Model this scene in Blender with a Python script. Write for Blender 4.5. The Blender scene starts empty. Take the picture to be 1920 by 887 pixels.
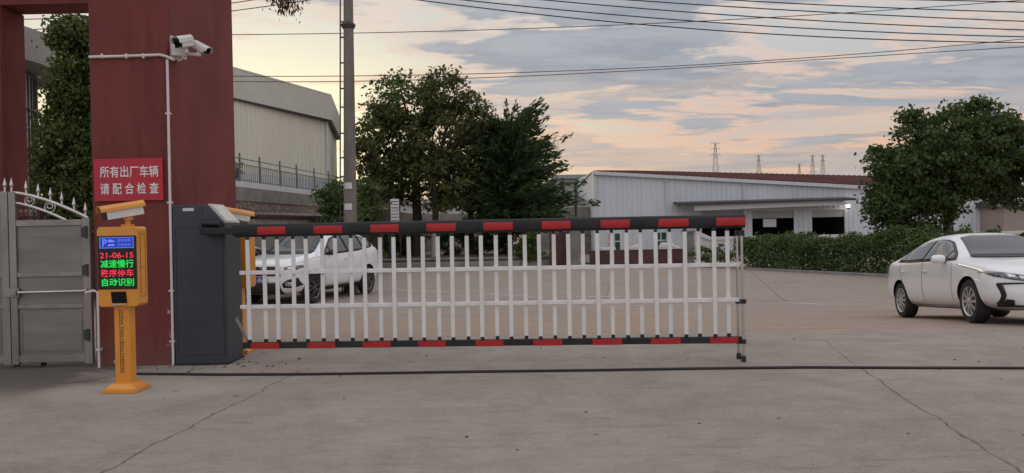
import bpy, bmesh, math, random
import numpy as np
from mathutils import Vector, Matrix
from mathutils.bvhtree import BVHTree

S = bpy.context.scene
COL = S.collection
R = math.radians

# ------------------------------------------------------------------ camera
F = 1450.0                      # focal length in photo pixels (photo is 1920 wide)
CAM = Vector((0, 0, 1.3))
PITCH, ROLL = 12.5 / F, 0.0195
_f = Vector((0, math.cos(PITCH), -math.sin(PITCH)))
_u0 = Vector((0, math.sin(PITCH), math.cos(PITCH)))
_r0 = Vector((1, 0, 0))
_r = _r0 * math.cos(ROLL) - _u0 * math.sin(ROLL)
_u = _r0 * math.sin(ROLL) + _u0 * math.cos(ROLL)
cam = bpy.data.cameras.new('camera')
cam.sensor_fit = 'HORIZONTAL'; cam.sensor_width = 36.0; cam.lens = 36.0 * F / 1920
cam.clip_start = 0.05; cam.clip_end = 9000
camo = bpy.data.objects.new('camera', cam); COL.objects.link(camo)
camo.matrix_world = Matrix(((_r.x, _u.x, -_f.x, CAM.x), (_r.y, _u.y, -_f.y, CAM.y), (_r.z, _u.z, -_f.z, CAM.z), (0, 0, 0, 1)))
S.camera = camo

# ------------------------------------------------------------------ world (dusk sky), sun, exposure
SUN_AZ, SUN_EL = R(-20), R(8)   # azimuth from +Y towards +X
w = bpy.data.worlds.new('World'); S.world = w; w.use_nodes = True
nt = w.node_tree; nt.nodes.clear()


class NG:
    """tiny node helper"""
    def __init__(self, tree): self.t = tree

    def node(self, typ, **kw):
        n = self.t.nodes.new(typ)
        for k, v in kw.items():
            if k.startswith('i_'):
                n.inputs[k[2:].replace('_', ' ')].default_value = v
            else:
                setattr(n, k, v)
        return n

    def link(self, a, b): self.t.links.new(a, b)

    def math(self, op, a, b=None, c=None, clamp=False):
        n = self.t.nodes.new('ShaderNodeMath'); n.operation = op; n.use_clamp = clamp
        for i, v in enumerate((a, b, c)):
            if v is None: continue
            if isinstance(v, (int, float)): n.inputs[i].default_value = v
            else: self.link(v, n.inputs[i])
        return n.outputs[0]

    def sstep(self, v, a, b, lo=0.0, hi=1.0):
        n = self.t.nodes.new('ShaderNodeMapRange'); n.interpolation_type = 'SMOOTHSTEP'
        self.link(v, n.inputs[0])
        n.inputs[1].default_value = a; n.inputs[2].default_value = b
        n.inputs[3].default_value = lo; n.inputs[4].default_value = hi
        return n.outputs[0]

    def mix(self, fac, a, b, blend='MIX'):
        n = self.t.nodes.new('ShaderNodeMix'); n.data_type = 'RGBA'; n.blend_type = blend
        for s, v in ((n.inputs[0], fac), (n.inputs[6], a), (n.inputs[7], b)):
            if isinstance(v, (int, float)): s.default_value = v
            elif isinstance(v, (tuple, list)): s.default_value = (*v[:3], 1)
            else: self.link(v, s)
        return n.outputs[2]

    def noise(self, vec, scale, detail=4, rough=.5, dist=0.0):
        n = self.t.nodes.new('ShaderNodeTexNoise')
        n.inputs['Scale'].default_value = scale; n.inputs['Detail'].default_value = detail
        n.inputs['Roughness'].default_value = rough; n.inputs['Distortion'].default_value = dist
        if vec is not None: self.link(vec, n.inputs['Vector'])
        return n.outputs[0]

    def mapping(self, vec, scale=(1, 1, 1), loc=(0, 0, 0), rot=(0, 0, 0)):
        n = self.t.nodes.new('ShaderNodeMapping')
        n.inputs['Scale'].default_value = scale; n.inputs['Location'].default_value = loc; n.inputs['Rotation'].default_value = rot
        self.link(vec, n.inputs['Vector'])
        return n.outputs[0]


g = NG(nt)
tc = g.node('ShaderNodeTexCoord').outputs['Generated']
sep = g.node('ShaderNodeSeparateXYZ'); g.link(tc, sep.inputs[0])
dx, dy, dz = sep.outputs
zc = g.math('MAXIMUM', dz, 0.0)
# base gradient: peach at the horizon, grey blue higher up
col = g.mix(g.sstep(zc, 0.03, 0.24), (.82, .62, .49), (.62, .63, .64))
# unseen bluer sky overhead and behind the camera, brightened to lift the scene
col = g.mix(g.sstep(zc, 0.30, 0.62), col, (1.36, 1.36, 1.42))
col = g.mix(g.sstep(dy, -0.1, -0.7), col, (1.12, 1.16, 1.30))
# warm glow where the sun has gone down
dn = g.node('ShaderNodeVectorMath', operation='DOT_PRODUCT'); g.link(tc, dn.inputs[0])
dn.inputs[1].default_value = (math.sin(SUN_AZ) * math.cos(SUN_EL), math.cos(SUN_AZ) * math.cos(SUN_EL), math.sin(SUN_EL))
sd = dn.outputs['Value']
col = g.mix(g.sstep(sd, 0.80, 0.995, 0, .75), col, (1.04, .90, .66))
col = g.mix(g.sstep(sd, 0.955, 1.0, 0, .9), col, (1.22, 1.14, .78))
# clouds on a flat ceiling: direction / height
pv = g.node('ShaderNodeVectorMath', operation='SCALE')
g.link(tc, pv.inputs[0]); g.link(g.math('DIVIDE', 1.0, g.math('ADD', zc, 0.10)), pv.inputs['Scale'])
pl = pv.outputs[0]
pm_ = g.mapping(pl, (.62, 1.0, .0), (3.4, 1.7, 0), (0, 0, R(-14)))
n1 = g.noise(pm_, .85, 9, .58, .35)
n2 = g.noise(g.mapping(pl, (.8, 2.2, 0), (7.3, 2.2, 0), (0, 0, R(-10))), 2.3, 8, .6, .5)
dens = g.math('ADD', g.math('MULTIPLY', n1, .72), g.math('MULTIPLY', n2, .28))
# more cloud to the right and overhead than over the glow
dens = g.math('SUBTRACT', dens, g.math('MULTIPLY', g.sstep(sd, 0.90, 1.0, 0, .16), g.sstep(zc, .25, .19)))
col = g.mix(g.math('MULTIPLY', g.sstep(zc, .15, .27), g.sstep(zc, .6, .35, 0, .65)), col, (.71, .725, .74))
cl = g.sstep(dens, .462, .512)
lit = g.math('MULTIPLY', g.sstep(dens, .43, .462), g.sstep(dens, .505, .462))
litc = g.mix(g.sstep(zc, .05, .28), (1.0, .58, .41), (.90, .74, .64))
ccol = g.mix(g.sstep(n2, .38, .62), (.33, .365, .445), (.46, .485, .545))
ccol = g.mix(g.sstep(zc, .30, .62), ccol, (1.05, 1.06, 1.12))
ccol = g.mix(g.sstep(dy, -0.1, -0.7), ccol, (.88, .90, 1.0))  # clouds out of view are brightened too, for more fill light
ccol = g.mix(g.sstep(zc, .02, .13, .6, 0), ccol, (.74, .56, .45))
col = g.mix(g.math('MULTIPLY', cl, g.sstep(zc, .0, .10, .35, .9)), col, ccol)
col = g.mix(g.math('MULTIPLY', lit, .72), col, litc)
# fine streaks of lit cloud low over the horizon
n3 = g.noise(g.mapping(tc, (1.6, 1.6, 15), (2, 5, 1)), 2.2, 6, .55, .4)
st = g.math('MULTIPLY', g.sstep(n3, .50, .66), g.sstep(zc, .26, .10))
col = g.mix(g.math('MULTIPLY', st, .5), col, (.95, .66, .47))
n4 = g.noise(g.mapping(tc, (1.4, 1.4, 11), (8, 1, 3)), 2.0, 6, .55, .4)
st2 = g.math('MULTIPLY', g.sstep(n4, .52, .66), g.sstep(sd, .985, .93))
col = g.mix(g.math('MULTIPLY', st2, .55), col, (.47, .49, .54))
bg = g.node('ShaderNodeBackground', i_Strength=0.92); g.link(col, bg.inputs[0])
sky = g.node('ShaderNodeTexSky'); sky.sky_type = 'NISHITA'; sky.sun_disc = False
sky.sun_elevation = SUN_EL; sky.sun_rotation = SUN_AZ
bg2 = g.node('ShaderNodeBackground', i_Strength=0.05); g.link(sky.outputs[0], bg2.inputs[0])
mx = g.node('ShaderNodeMixShader', i_Fac=.12)
g.link(bg.outputs[0], mx.inputs[1]); g.link(bg2.outputs[0], mx.inputs[2])
out = g.node('ShaderNodeOutputWorld'); g.link(mx.outputs[0], out.inputs[0])

sun = bpy.data.lights.new('sun', 'SUN'); sun.energy = 0.5; sun.angle = R(20); sun.color = (1, .82, .6)
suno = bpy.data.objects.new('sun', sun); COL.objects.link(suno)
sdir = Vector((math.sin(SUN_AZ) * math.cos(SUN_EL), math.cos(SUN_AZ) * math.cos(SUN_EL), math.sin(SUN_EL)))
suno.rotation_euler = sdir.to_track_quat('Z', 'Y').to_euler(); suno.location = sdir * 60

S.view_settings.view_transform = 'Standard'; S.view_settings.look = 'None'
S.view_settings.exposure = 0.0; S.view_settings.gamma = 1.0; S.view_settings.use_curve_mapping = False

# ------------------------------------------------------------------ helpers
rng = np.random.default_rng(7)
random.seed(5)


def clamp(v, a, b): return max(a, min(b, v))


def gz(x, y):
    """ground height: level at the gate, falling a little towards the yard"""
    d = clamp(.36 + .012 * x, .25, .50)
    t = clamp((y - 8.9) / 6.2, 0, 1)
    t = t * t * (3 - 2 * t) * .5 + t * .5
    return -d * t


def at(px, py, Y):
    d = _f + _r * ((px - 960) / F) + _u * ((443.5 - py) / F)
    return CAM + d * (Y / d.y)


def hit(px, py):
    lo, Y = 2.0, 2.0
    while Y < 200:
        p = at(px, py, Y)
        if p.z <= gz(p.x, p.y): return p
        Y += .02
    return at(px, py, 200)


def on_line(px, py, A, B):
    """point of the vertical plane through A and B seen at a pixel"""
    n = Vector((-(B[1] - A[1]), B[0] - A[0], 0))
    d = _f + _r * ((px - 960) / F) + _u * ((443.5 - py) / F)
    t = n.dot(Vector((A[0], A[1], 0)) - CAM) / n.dot(d)
    return CAM + d * t


def props(o, label=None, cat=None, group=None, kind=None):
    if label: o['label'] = label
    if cat: o['category'] = cat
    if group: o['group'] = group
    if kind: o['kind'] = kind
    return o


def thing(name, label, cat, loc=(0, 0, 0), rz=0.0, group=None):
    o = bpy.data.objects.new(name, None); COL.objects.link(o)
    o.empty_display_size = .2
    o.location = loc; o.rotation_euler = (0, 0, rz)
    return props(o, label, cat, group)


def children_of(o):
    return [c for c in COL.objects if c.parent == o]


def dup(root, loc, rz, label=None, group=None):
    r = root.copy(); COL.objects.link(r); r.location = loc; r.rotation_euler = (0, 0, rz)
    if label: r['label'] = label
    if group: r['group'] = group
    for ch in children_of(root):
        c = ch.copy(); COL.objects.link(c); c.parent = r
        for gc in children_of(ch):
            d = gc.copy(); COL.objects.link(d); d.parent = c
    return r


class MB:
    def __init__(self, base=(0, 0, 0), M=None):
        self.v, self.f = [], []
        self.base = Vector(base); self.M = M or Matrix.Identity(4)

    def add(self, vs, fs):
        k = len(self.v)
        self.v += [self.M @ Vector(p) for p in vs]
        self.f += [tuple(i + k for i in q) for q in fs]
        return self

    def box(self, c, s, rz=0.0, M=None):
        x, y, z = s[0] / 2, s[1] / 2, s[2] / 2
        T = Matrix.Translation(c) @ Matrix.Rotation(rz, 4, 'Z')
        if M is not None: T = Matrix.Translation(c) @ M
        vs = [T @ Vector(p) for p in ((-x, -y, -z), (x, -y, -z), (x, y, -z), (-x, y, -z), (-x, -y, z), (x, -y, z), (x, y, z), (-x, y, z))]
        return self.add(vs, [(0, 3, 2, 1), (4, 5, 6, 7), (0, 1, 5, 4), (1, 2, 6, 5), (2, 3, 7, 6), (3, 0, 4, 7)])

    def bounds(self, a, b):
        c = [(a[i] + b[i]) / 2 for i in range(3)]
        return self.box(c, [abs(b[i] - a[i]) for i in range(3)])

    def tube(self, pts, r, n=8, sx=1.0):
        pts = [Vector(p) for p in pts]
        rs = r if isinstance(r, (list, tuple)) else [r] * len(pts)
        vs, fs = [], []
        prev = None
        for i, p in enumerate(pts):
            d = (pts[min(i + 1, len(pts) - 1)] - pts[max(i - 1, 0)]).normalized()
            ref = Vector((0, 0, 1)) if abs(d.z) < .9 else Vector((1, 0, 0))
            a = d.cross(ref).normalized() if prev is None else (prev - d * prev.dot(d)).normalized()
            prev = a
            b = d.cross(a)
            for k in range(n):
                t = 2 * math.pi * k / n
                vs.append(p + a * math.cos(t) * rs[i] * sx + b * math.sin(t) * rs[i])
        for i in range(len(pts) - 1):
            for k in range(n):
                fs.append((i * n + k, i * n + (k + 1) % n, (i + 1) * n + (k + 1) % n, (i + 1) * n + k))
        fs.append(tuple(range(n))[::-1]); fs.append(tuple((len(pts) - 1) * n + k for k in range(n)))
        return self.add(vs, fs)

    def prism(self, poly, fn, d0, d1):
        """extrude a 2D polygon: fn(u, v, w) -> 3D"""
        n = len(poly)
        vs = [fn(u, v, d0) for u, v in poly] + [fn(u, v, d1) for u, v in poly]
        fs = [tuple(range(n))[::-1], tuple(range(n, 2 * n))]
        for i in range(n):
            j = (i + 1) % n
            fs.append((i, j, n + j, n + i))
        return self.add(vs, fs)

    def lathe(self, prof, n=24, M=None, cap=True):
        M = M or Matrix.Identity(4)
        vs, fs = [], []
        for r, h in prof:
            for k in range(n):
                t = 2 * math.pi * k / n
                vs.append(M @ Vector((r * math.cos(t), r * math.sin(t), h)))
        for i in range(len(prof) - 1):
            for k in range(n):
                fs.append((i * n + k, i * n + (k + 1) % n, (i + 1) * n + (k + 1) % n, (i + 1) * n + k))
        if cap:
            fs.append(tuple(range(n))[::-1]); fs.append(tuple((len(prof) - 1) * n + k for k in range(n)))
        return self.add(vs, fs)

    def build(self, name, m, parent=None, smooth=None, bevel=0.0, fixn=True):
        me = bpy.data.meshes.new(name)
        me.from_pydata([tuple(p - self.base) for p in self.v], [], self.f)
        me.materials.append(m)
        if fixn:
            bm = bmesh.new(); bm.from_mesh(me)
            bmesh.ops.recalc_face_normals(bm, faces=bm.faces[:]); bm.to_mesh(me); bm.free()
        if smooth is not None:
            for p in me.polygons: p.use_smooth = True
            me.set_sharp_from_angle(angle=R(smooth))
        o = bpy.data.objects.new(name, me); COL.objects.link(o)
        if parent is not None: o.parent = parent
        else: o.location = self.base
        if bevel:
            b = o.modifiers.new('bevel', 'BEVEL'); b.width = bevel; b.segments = 2; b.limit_method = 'ANGLE'
        return o


def glyphs(body, fit, fn, offset=0.0):
    """flat letters: the text's outline fitted into fit=(u0,v0,u1,v1) and mapped by fn(u,v)"""
    c = bpy.data.curves.new('tmp_text', 'FONT'); c.body = body; c.size = 1; c.offset = offset; c.resolution_u = 3
    o = bpy.data.objects.new('tmp_text', c); COL.objects.link(o)
    me = o.evaluated_get(bpy.context.evaluated_depsgraph_get()).to_mesh()
    vs = [tuple(v.co) for v in me.vertices]; fs = [tuple(p.vertices) for p in me.polygons]
    bpy.data.objects.remove(o); bpy.data.curves.remove(c)
    x0 = min(v[0] for v in vs); x1 = max(v[0] for v in vs); y0 = min(v[1] for v in vs); y1 = max(v[1] for v in vs)
    u0, v0, u1, v1 = fit
    return [fn(u0 + (v[0] - x0) / (x1 - x0) * (u1 - u0), v0 + (v[1] - y0) / (y1 - y0) * (v1 - v0)) for v in vs], fs


# ------------------------------------------------------------------ materials
def mat(name, c, rough=.6, metal=0.0, var=.12, scale=6.0, bump=0.0, bscale=None, spec=.5, coat=0.0, dirt=0.0, dirtc=(.12, .10, .08), stretch=(1, 1, 1)):
    m = bpy.data.materials.new(name); m.use_nodes = True
    n = NG(m.node_tree); b = m.node_tree.nodes['Principled BSDF']
    co = n.mapping(n.node('ShaderNodeTexCoord').outputs['Object'], stretch)
    nz = n.noise(co, scale, 6, .6)
    hi = tuple(min(1, k * (1 + var)) for k in c); lo = tuple(k * (1 - var) for k in c)
    colr = n.mix(n.sstep(nz, .3, .7), lo, hi)
    if dirt:
        d2 = n.noise(co, scale * .35, 8, .65, .6)
        colr = n.mix(n.sstep(d2, .48, .72, 0, dirt), colr, dirtc)
    n.link(colr, b.inputs['Base Color'])
    b.inputs['Roughness'].default_value = rough; b.inputs['Metallic'].default_value = metal
    b.inputs['Specular IOR Level'].default_value = spec
    if coat:
        b.inputs['Coat Weight'].default_value = coat; b.inputs['Coat Roughness'].default_value = .04
    else:
        rr = n.math('ADD', rough - .08, n.math('MULTIPLY', nz, .16)); n.link(rr, b.inputs['Roughness'])
    if bump:
        bn = n.node('ShaderNodeBump', i_Strength=bump, i_Distance=.01)
        n.link(n.noise(co, bscale or scale * 6, 5, .6), bn.inputs['Height']); n.link(bn.outputs[0], b.inputs['Normal'])
    return m


def emit(name, c, s=1.0):
    m = bpy.data.materials.new(name); m.use_nodes = True
    b = m.node_tree.nodes['Principled BSDF']
    b.inputs['Base Color'].default_value = (.02, .02, .02, 1)
    b.inputs['Emission Color'].default_value = (*c, 1); b.inputs['Emission Strength'].default_value = s
    return m


def leafmat(name, dark, light, trans=.25, rough=.55):
    m = bpy.data.materials.new(name); m.use_nodes = True
    n = NG(m.node_tree); b = m.node_tree.nodes['Principled BSDF']
    geo = n.node('ShaderNodeNewGeometry')
    rnd = geo.outputs['Random Per Island']
    co = n.node('ShaderNodeTexCoord').outputs['Object']
    big = n.noise(co, .9, 3, .6)
    fac = n.math('ADD', n.math('MULTIPLY', rnd, .6), n.math('MULTIPLY', n.sstep(big, .35, .65), .4))
    c = n.mix(fac, dark, light)
    n.link(c, b.inputs['Base Color']); b.inputs['Roughness'].default_value = rough
    b.inputs['Specular IOR Level'].default_value = .25
    tr = n.node('ShaderNodeBsdfTranslucent'); n.link(n.mix(.5, c, (.10, .16, .02)), tr.inputs[0])
    ms = n.node('ShaderNodeMixShader', i_Fac=trans)
    o = m.node_tree.nodes['Material Output']
    n.link(b.outputs[0], ms.inputs[1]); n.link(tr.outputs[0], ms.inputs[2]); n.link(ms.outputs[0], o.inputs[0])
    return m


def mat_ground():
    m = bpy.data.materials.new('concrete_yard'); m.use_nodes = True
    n = NG(m.node_tree); b = m.node_tree.nodes['Principled BSDF']
    pos = n.node('ShaderNodeNewGeometry').outputs['Position']
    sx = n.node('ShaderNodeSeparateXYZ'); n.link(pos, sx.inputs[0])
    X, Y, Z = sx.outputs
    big = n.noise(pos, .35, 6, .6, .4)
    mid = n.noise(pos, 2.2, 8, .65, .3)
    fin = n.noise(pos, 38, 6, .7)
    grit = n.noise(pos, 160, 3, .7)
    c = n.mix(n.sstep(big, .3, .7), (.250, .228, .202), (.325, .298, .266))
    c = n.mix(n.sstep(mid, .38, .66, 0, .5), c, (.19, .172, .155))
    c = n.mix(n.sstep(fin, .42, .70, 0, .6), c, (.36, .33, .30))
    c = n.mix(n.sstep(grit, .60, .72, 0, .5), c, (.10, .093, .085))
    # the yard farther off is a touch pinker
    c = n.mix(n.sstep(Y, 8.5, 12, 0, .62), c, (.345, .28, .25))
    # dusty brown tyre tracks across the yard
    tr = n.noise(n.mapping(pos, (.16, 2.6, 0), rot=(0, 0, R(-3))), 1.6, 7, .6, .3)
    band = n.math('MULTIPLY', n.sstep(Y, 8.9, 10.2), n.sstep(Y, 17.5, 13.0))
    c = n.mix(n.math('MULTIPLY', n.sstep(tr, .44, .60, .12, .85), band), c, (.38, .255, .175))
    tr2 = n.noise(n.mapping(pos, (.12, 3.4, 0), (4, 2, 0), (0, 0, R(-2))), 1.7, 6, .6, .2)
    c = n.mix(n.math('MULTIPLY', n.sstep(tr2, .52, .66, 0, .5), n.sstep(Y, 7.5, 9.5)), c, (.145, .13, .12))
    mot = n.noise(n.mapping(pos, (.8, 1.5, 0)), 9, 6, .72, .8)
    c = n.mix(n.sstep(mot, .50, .66, 0, .35), c, (.36, .335, .305))
    c = n.mix(n.sstep(mot, .46, .32, 0, .3), c, (.13, .118, .107))
    strk = n.noise(n.mapping(pos, (.5, 7, 0), rot=(0, 0, R(4))), 2.2, 7, .7, .3)
    c = n.mix(n.sstep(strk, .54, .68, 0, .4), c, (.13, .12, .11))
    # damp dirt by the gate
    dn_ = n.noise(pos, 1.7, 7, .65, .6)
    gx = n.math('ADD', X, n.math('MULTIPLY', n.math('SUBTRACT', dn_, .5), 2.2))
    gd = n.math('MULTIPLY', n.sstep(gx, -3.5, -4.15), n.math('MULTIPLY', n.sstep(Y, 6.0, 6.9), n.sstep(Y, 8.3, 7.9)))
    c = n.mix(n.math('MULTIPLY', gd, .85), c, (.085, .078, .07))
    # pale patch round the payment post
    ddx = n.math('SUBTRACT', X, -3.25); ddy = n.math('SUBTRACT', Y, 6.55)
    dd = n.math('ADD', n.math('MULTIPLY', ddx, ddx), n.math('MULTIPLY', n.math('MULTIPLY', ddy, ddy), 4.5))
    dd = n.math('ADD', dd, n.math('MULTIPLY', n.math('SUBTRACT', dn_, .5), 1.0))
    c = n.mix(n.sstep(dd, 1.05, .3, 0, .55), c, (.40, .375, .345))
    oil = n.noise(n.mapping(pos, (.7, 1.3, 0), (3, 9, 0)), .8, 8, .68, .8)
    c = n.mix(n.sstep(oil, .57, .70, 0, .32), c, (.14, .13, .118))
    # dirt spots
    vo = n.node('ShaderNodeTexVoronoi', feature='F1', i_Scale=1.5, i_Randomness=1.0); n.link(n.mapping(pos, (1, .8, 0)), vo.inputs['Vector'])
    vd = n.math('ADD', vo.outputs['Distance'], n.math('MULTIPLY', n.math('SUBTRACT', fin, .5), .13))
    c = n.mix(n.sstep(vd, .05, .02, 0, .75), c, (.075, .066, .056))
    c = n.mix(1.0, c, (1.04, .995, .955), 'MULTIPLY')
    wn = n.noise(pos, 5, 3, .6)
    # cracks and joints
    mask = None
    wob = n.math('SUBTRACT', n.noise(pos, 1.3, 9, .68), .5)

    def crack(p0, p1, amp, wid, ext=(0, 0)):
        d = Vector((p1.x - p0.x, p1.y - p0.y)); L = d.length; d /= L
        px = n.math('SUBTRACT', X, p0.x); py = n.math('SUBTRACT', Y, p0.y)
        t = n.math('ADD', n.math('MULTIPLY', px, d.x), n.math('MULTIPLY', py, d.y))
        q = n.math('SUBTRACT', n.math('MULTIPLY', px, -d.y), n.math('MULTIPLY', py, -d.x))
        q = n.math('ABSOLUTE', n.math('ADD', q, n.math('MULTIPLY', wob, amp)))
        k = n.sstep(n.math('ADD', q, n.math('MULTIPLY', n.math('SUBTRACT', wn, .5), wid * 2)), wid, wid * .2)
        return n.math('MULTIPLY', k, n.math('MULTIPLY', n.sstep(t, -ext[0] - .05, -ext[0]), n.sstep(t, L + ext[1] + .05, L + ext[1])))

    for a in ((hit(560, 696), hit(190, 887), .22, .013, (0, 3)), (hit(1610, 690), hit(1900, 880), .20, .012, (0, 3)),
              (hit(1548, 640), hit(1610, 690), .12, .007), (hit(1405, 508), hit(1478, 570), .12, .02),
              (hit(1130, 728), hit(1650, 724), .05, .004), (hit(1150, 505), hit(1136, 560), .05, .012)):
        k = crack(*a)
        mask = k if mask is None else n.math('MAXIMUM', mask, k)
    c = n.mix(n.math('MULTIPLY', mask, .62), c, (.05, .045, .04))
    n.link(c, b.inputs['Base Color'])
    n.link(n.sstep(mid, .3, .7, .78, .95), b.inputs['Roughness'])
    b.inputs['Specular IOR Level'].default_value = .3
    h = n.math('SUBTRACT', n.math('ADD', n.math('MULTIPLY', fin, .5), n.math('MULTIPLY', grit, .25)), mask)
    bn = n.node('ShaderNodeBump', i_Strength=.5, i_Distance=.006); n.link(h, bn.inputs['Height']); n.link(bn.outputs[0], b.inputs['Normal'])
    return m


def mat_pillar():
    m = bpy.data.materials.new('maroon_stucco'); m.use_nodes = True
    n = NG(m.node_tree); b = m.node_tree.nodes['Principled BSDF']
    pos = n.node('ShaderNodeNewGeometry').outputs['Position']
    sx = n.node('ShaderNodeSeparateXYZ'); n.link(pos, sx.inputs[0]); X, Y, Z = sx.outputs
    big = n.noise(pos, .9, 6, .6, .4)
    st = n.noise(n.mapping(pos, (3, 3, .35)), 1.5, 7, .6)
    c = n.mix(n.sstep(big, .3, .7), (.150, .036, .031), (.205, .050, .043))
    c = n.mix(n.sstep(st, .46, .70, 0, .6), c, (.105, .028, .024))
    spl = n.math('MULTIPLY', n.sstep(n.math('ADD', Z, n.math('MULTIPLY', n.math('SUBTRACT', st, .5), .5)), .42, .02), .6)
    c = n.mix(spl, c, (.17, .085, .07))
    fl = n.noise(n.mapping(pos, (5, 5, 2.2)), 2.4, 8, .7, .5)
    # peeling paint low down and near the corner, bare plaster shows
    near = n.math('MULTIPLY', n.sstep(X, -3.56, -3.47), n.math('MULTIPLY', n.sstep(Z, 1.0, .75), n.sstep(Z, .1, .2)))
    low = n.math('MULTIPLY', n.sstep(Z, .22, .02), .85)
    pk = n.math('MULTIPLY', n.sstep(n.math('ADD', fl, n.math('MULTIPLY', n.math('MAXIMUM', near, low), .12)), .70, .72), n.math('MAXIMUM', near, low))
    c = n.mix(pk, c, (.62, .55, .52))
    ch = n.node('ShaderNodeTexVoronoi', feature='F1', i_Scale=1.1); n.link(n.mapping(pos, (1, 1, .6), (.3, .2, .1)), ch.inputs['Vector'])
    c = n.mix(n.sstep(n.math('ADD', ch.outputs['Distance'], n.math('MULTIPLY', n.math('SUBTRACT', fl, .5), .12)), .045, .03, 0, .8), c, (.5, .42, .39))
    n.link(c, b.inputs['Base Color']); b.inputs['Roughness'].default_value = .75; b.inputs['Specular IOR Level'].default_value = .3
    bn = n.node('ShaderNodeBump', i_Strength=.35, i_Distance=.006)
    n.link(n.noise(pos, 55, 4, .6), bn.inputs['Height']); n.link(bn.outputs[0], b.inputs['Normal'])
    return m


def mat_stone(name, c0, c1, mortar, scale):
    m = bpy.data.materials.new(name); m.use_nodes = True
    n = NG(m.node_tree); b = m.node_tree.nodes['Principled BSDF']
    pos = n.node('ShaderNodeNewGeometry').outputs['Position']
    v1 = n.node('ShaderNodeTexVoronoi', feature='F1', i_Scale=scale); n.link(pos, v1.inputs['Vector'])
    v2 = n.node('ShaderNodeTexVoronoi', feature='DISTANCE_TO_EDGE', i_Scale=scale); n.link(pos, v2.inputs['Vector'])
    sc = n.node('ShaderNodeSeparateColor'); n.link(v1.outputs['Color'], sc.inputs[0])
    c = n.mix(sc.outputs[0], c0, c1)
    c = n.mix(n.sstep(n.noise(pos, 9, 6, .7), .35, .7, 0, .5), c, tuple(k * .55 for k in c0))
    c = n.mix(n.sstep(v2.outputs['Distance'], .07, .03), c, mortar)
    n.link(c, b.inputs['Base Color']); b.inputs['Roughness'].default_value = .9
    bn = n.node('ShaderNodeBump', i_Strength=.8, i_Distance=.04); n.link(n.sstep(v2.outputs['Distance'], 0, .12), bn.inputs['Height'])
    n.link(bn.outputs[0], b.inputs['Normal'])
    return m


def mat_brick(name, c0, c1, mortar, scale=4.0):
    m = bpy.data.materials.new(name); m.use_nodes = True
    n = NG(m.node_tree); b = m.node_tree.nodes['Principled BSDF']
    pos = n.node('ShaderNodeNewGeometry').outputs['Position']
    br = n.node('ShaderNodeTexBrick', i_Scale=scale)
    br.inputs['Color1'].default_value = (*c0, 1); br.inputs['Color2'].default_value = (*c1, 1); br.inputs['Mortar'].default_value = (*mortar, 1)
    n.link(n.mapping(pos, rot=(R(90), 0, 0)), br.inputs['Vector'])
    n.link(n.mix(n.sstep(n.noise(pos, 4, 6, .6), .4, .7, 0, .5), br.outputs[0], tuple(k * .5 for k in c0)), b.inputs['Base Color'])
    b.inputs['Roughness'].default_value = .9
    return m


M = {}
M['ground'] = mat_ground()
M['pillar'] = mat_pillar()
M['orange'] = mat('orange_paint', (.74, .29, .028), .38, var=.05, scale=5, coat=.3, dirt=.12, dirtc=(.4, .2, .05))
M['charcoal'] = mat('charcoal_powder_coat', (.033, .043, .055), .42, var=.15, scale=3, dirt=.35, dirtc=(.075, .072, .066), bump=.08, bscale=120)
M['black'] = mat('black_plastic', (.012, .012, .013), .5, var=.1)
M['black_arm'] = mat('dark_grey_arm_paint', (.024, .025, .028), .6, spec=.3, var=.2, scale=4, dirt=.3, dirtc=(.06, .055, .05))
M['red'] = mat('red_reflective_tape', (.44, .014, .014), .45, var=.12, scale=18, dirt=.2, dirtc=(.3, .03, .03))
M['white_slat'] = mat('white_slat_paint', (.78, .76, .74), .4, var=.05, scale=5, dirt=.22, dirtc=(.5, .46, .42))
M['alu'] = mat('brushed_aluminium', (.55, .54, .52), .35, 1.0, var=.1)
M['steel'] = mat('dull_stainless_steel', (.30, .285, .27), .48, .75, var=.22, scale=2.5, dirt=.55, dirtc=(.16, .14, .125), stretch=(1, 1, .5))
M['steel_panel'] = mat('brushed_steel_panel', (.255, .24, .225), .5, .6, var=.18, scale=2.2, dirt=.5, dirtc=(.15, .13, .115), stretch=(.3, .3, 4))
M['steel_bright'] = mat('polished_steel', (.62, .60, .58), .3, .9, var=.1)
M['pvc'] = mat('white_pvc_pipe', (.70, .64, .64), .45, var=.06, dirt=.25, dirtc=(.4, .33, .32))
M['signred'] = mat('red_sign_board', (.47, .012, .035), .5, var=.05, scale=3, dirt=.15, dirtc=(.35, .02, .04), coat=.15)
M['signwhite'] = mat('white_sign_lettering', (.80, .78, .78), .5, var=.03)
M['cctv'] = mat('off_white_camera_shell', (.68, .66, .62), .4, var=.06, dirt=.25, dirtc=(.42, .38, .33))
M['lens'] = mat('dark_lens_glass', (.006, .006, .007), .2, var=.05, spec=.2)
M['screen'] = mat('black_led_panel', (.006, .006, .008), .35, var=.05)
M['led_red'] = emit('red_led_dots', (1.0, .03, .06), .95)
M['led_green'] = emit('green_led_dots', (.0, 1.0, .10), .85)
M['led_blue'] = emit('blue_led_field', (.004, .02, .42), .9)
M['led_pale'] = emit('pale_blue_led_dots', (.12, .25, 1.0), .95)
M['panel_glass'] = mat('pale_display_glass', (.42, .46, .45), .15, var=.12, scale=9, coat=.6)
M['lettering'] = mat('dark_brown_lettering', (.06, .025, .012), .6, var=.05)
M['concrete'] = mat('weathered_concrete', (.23, .215, .20), .85, var=.2, scale=2, dirt=.5, dirtc=(.12, .11, .10), bump=.25)
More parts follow.
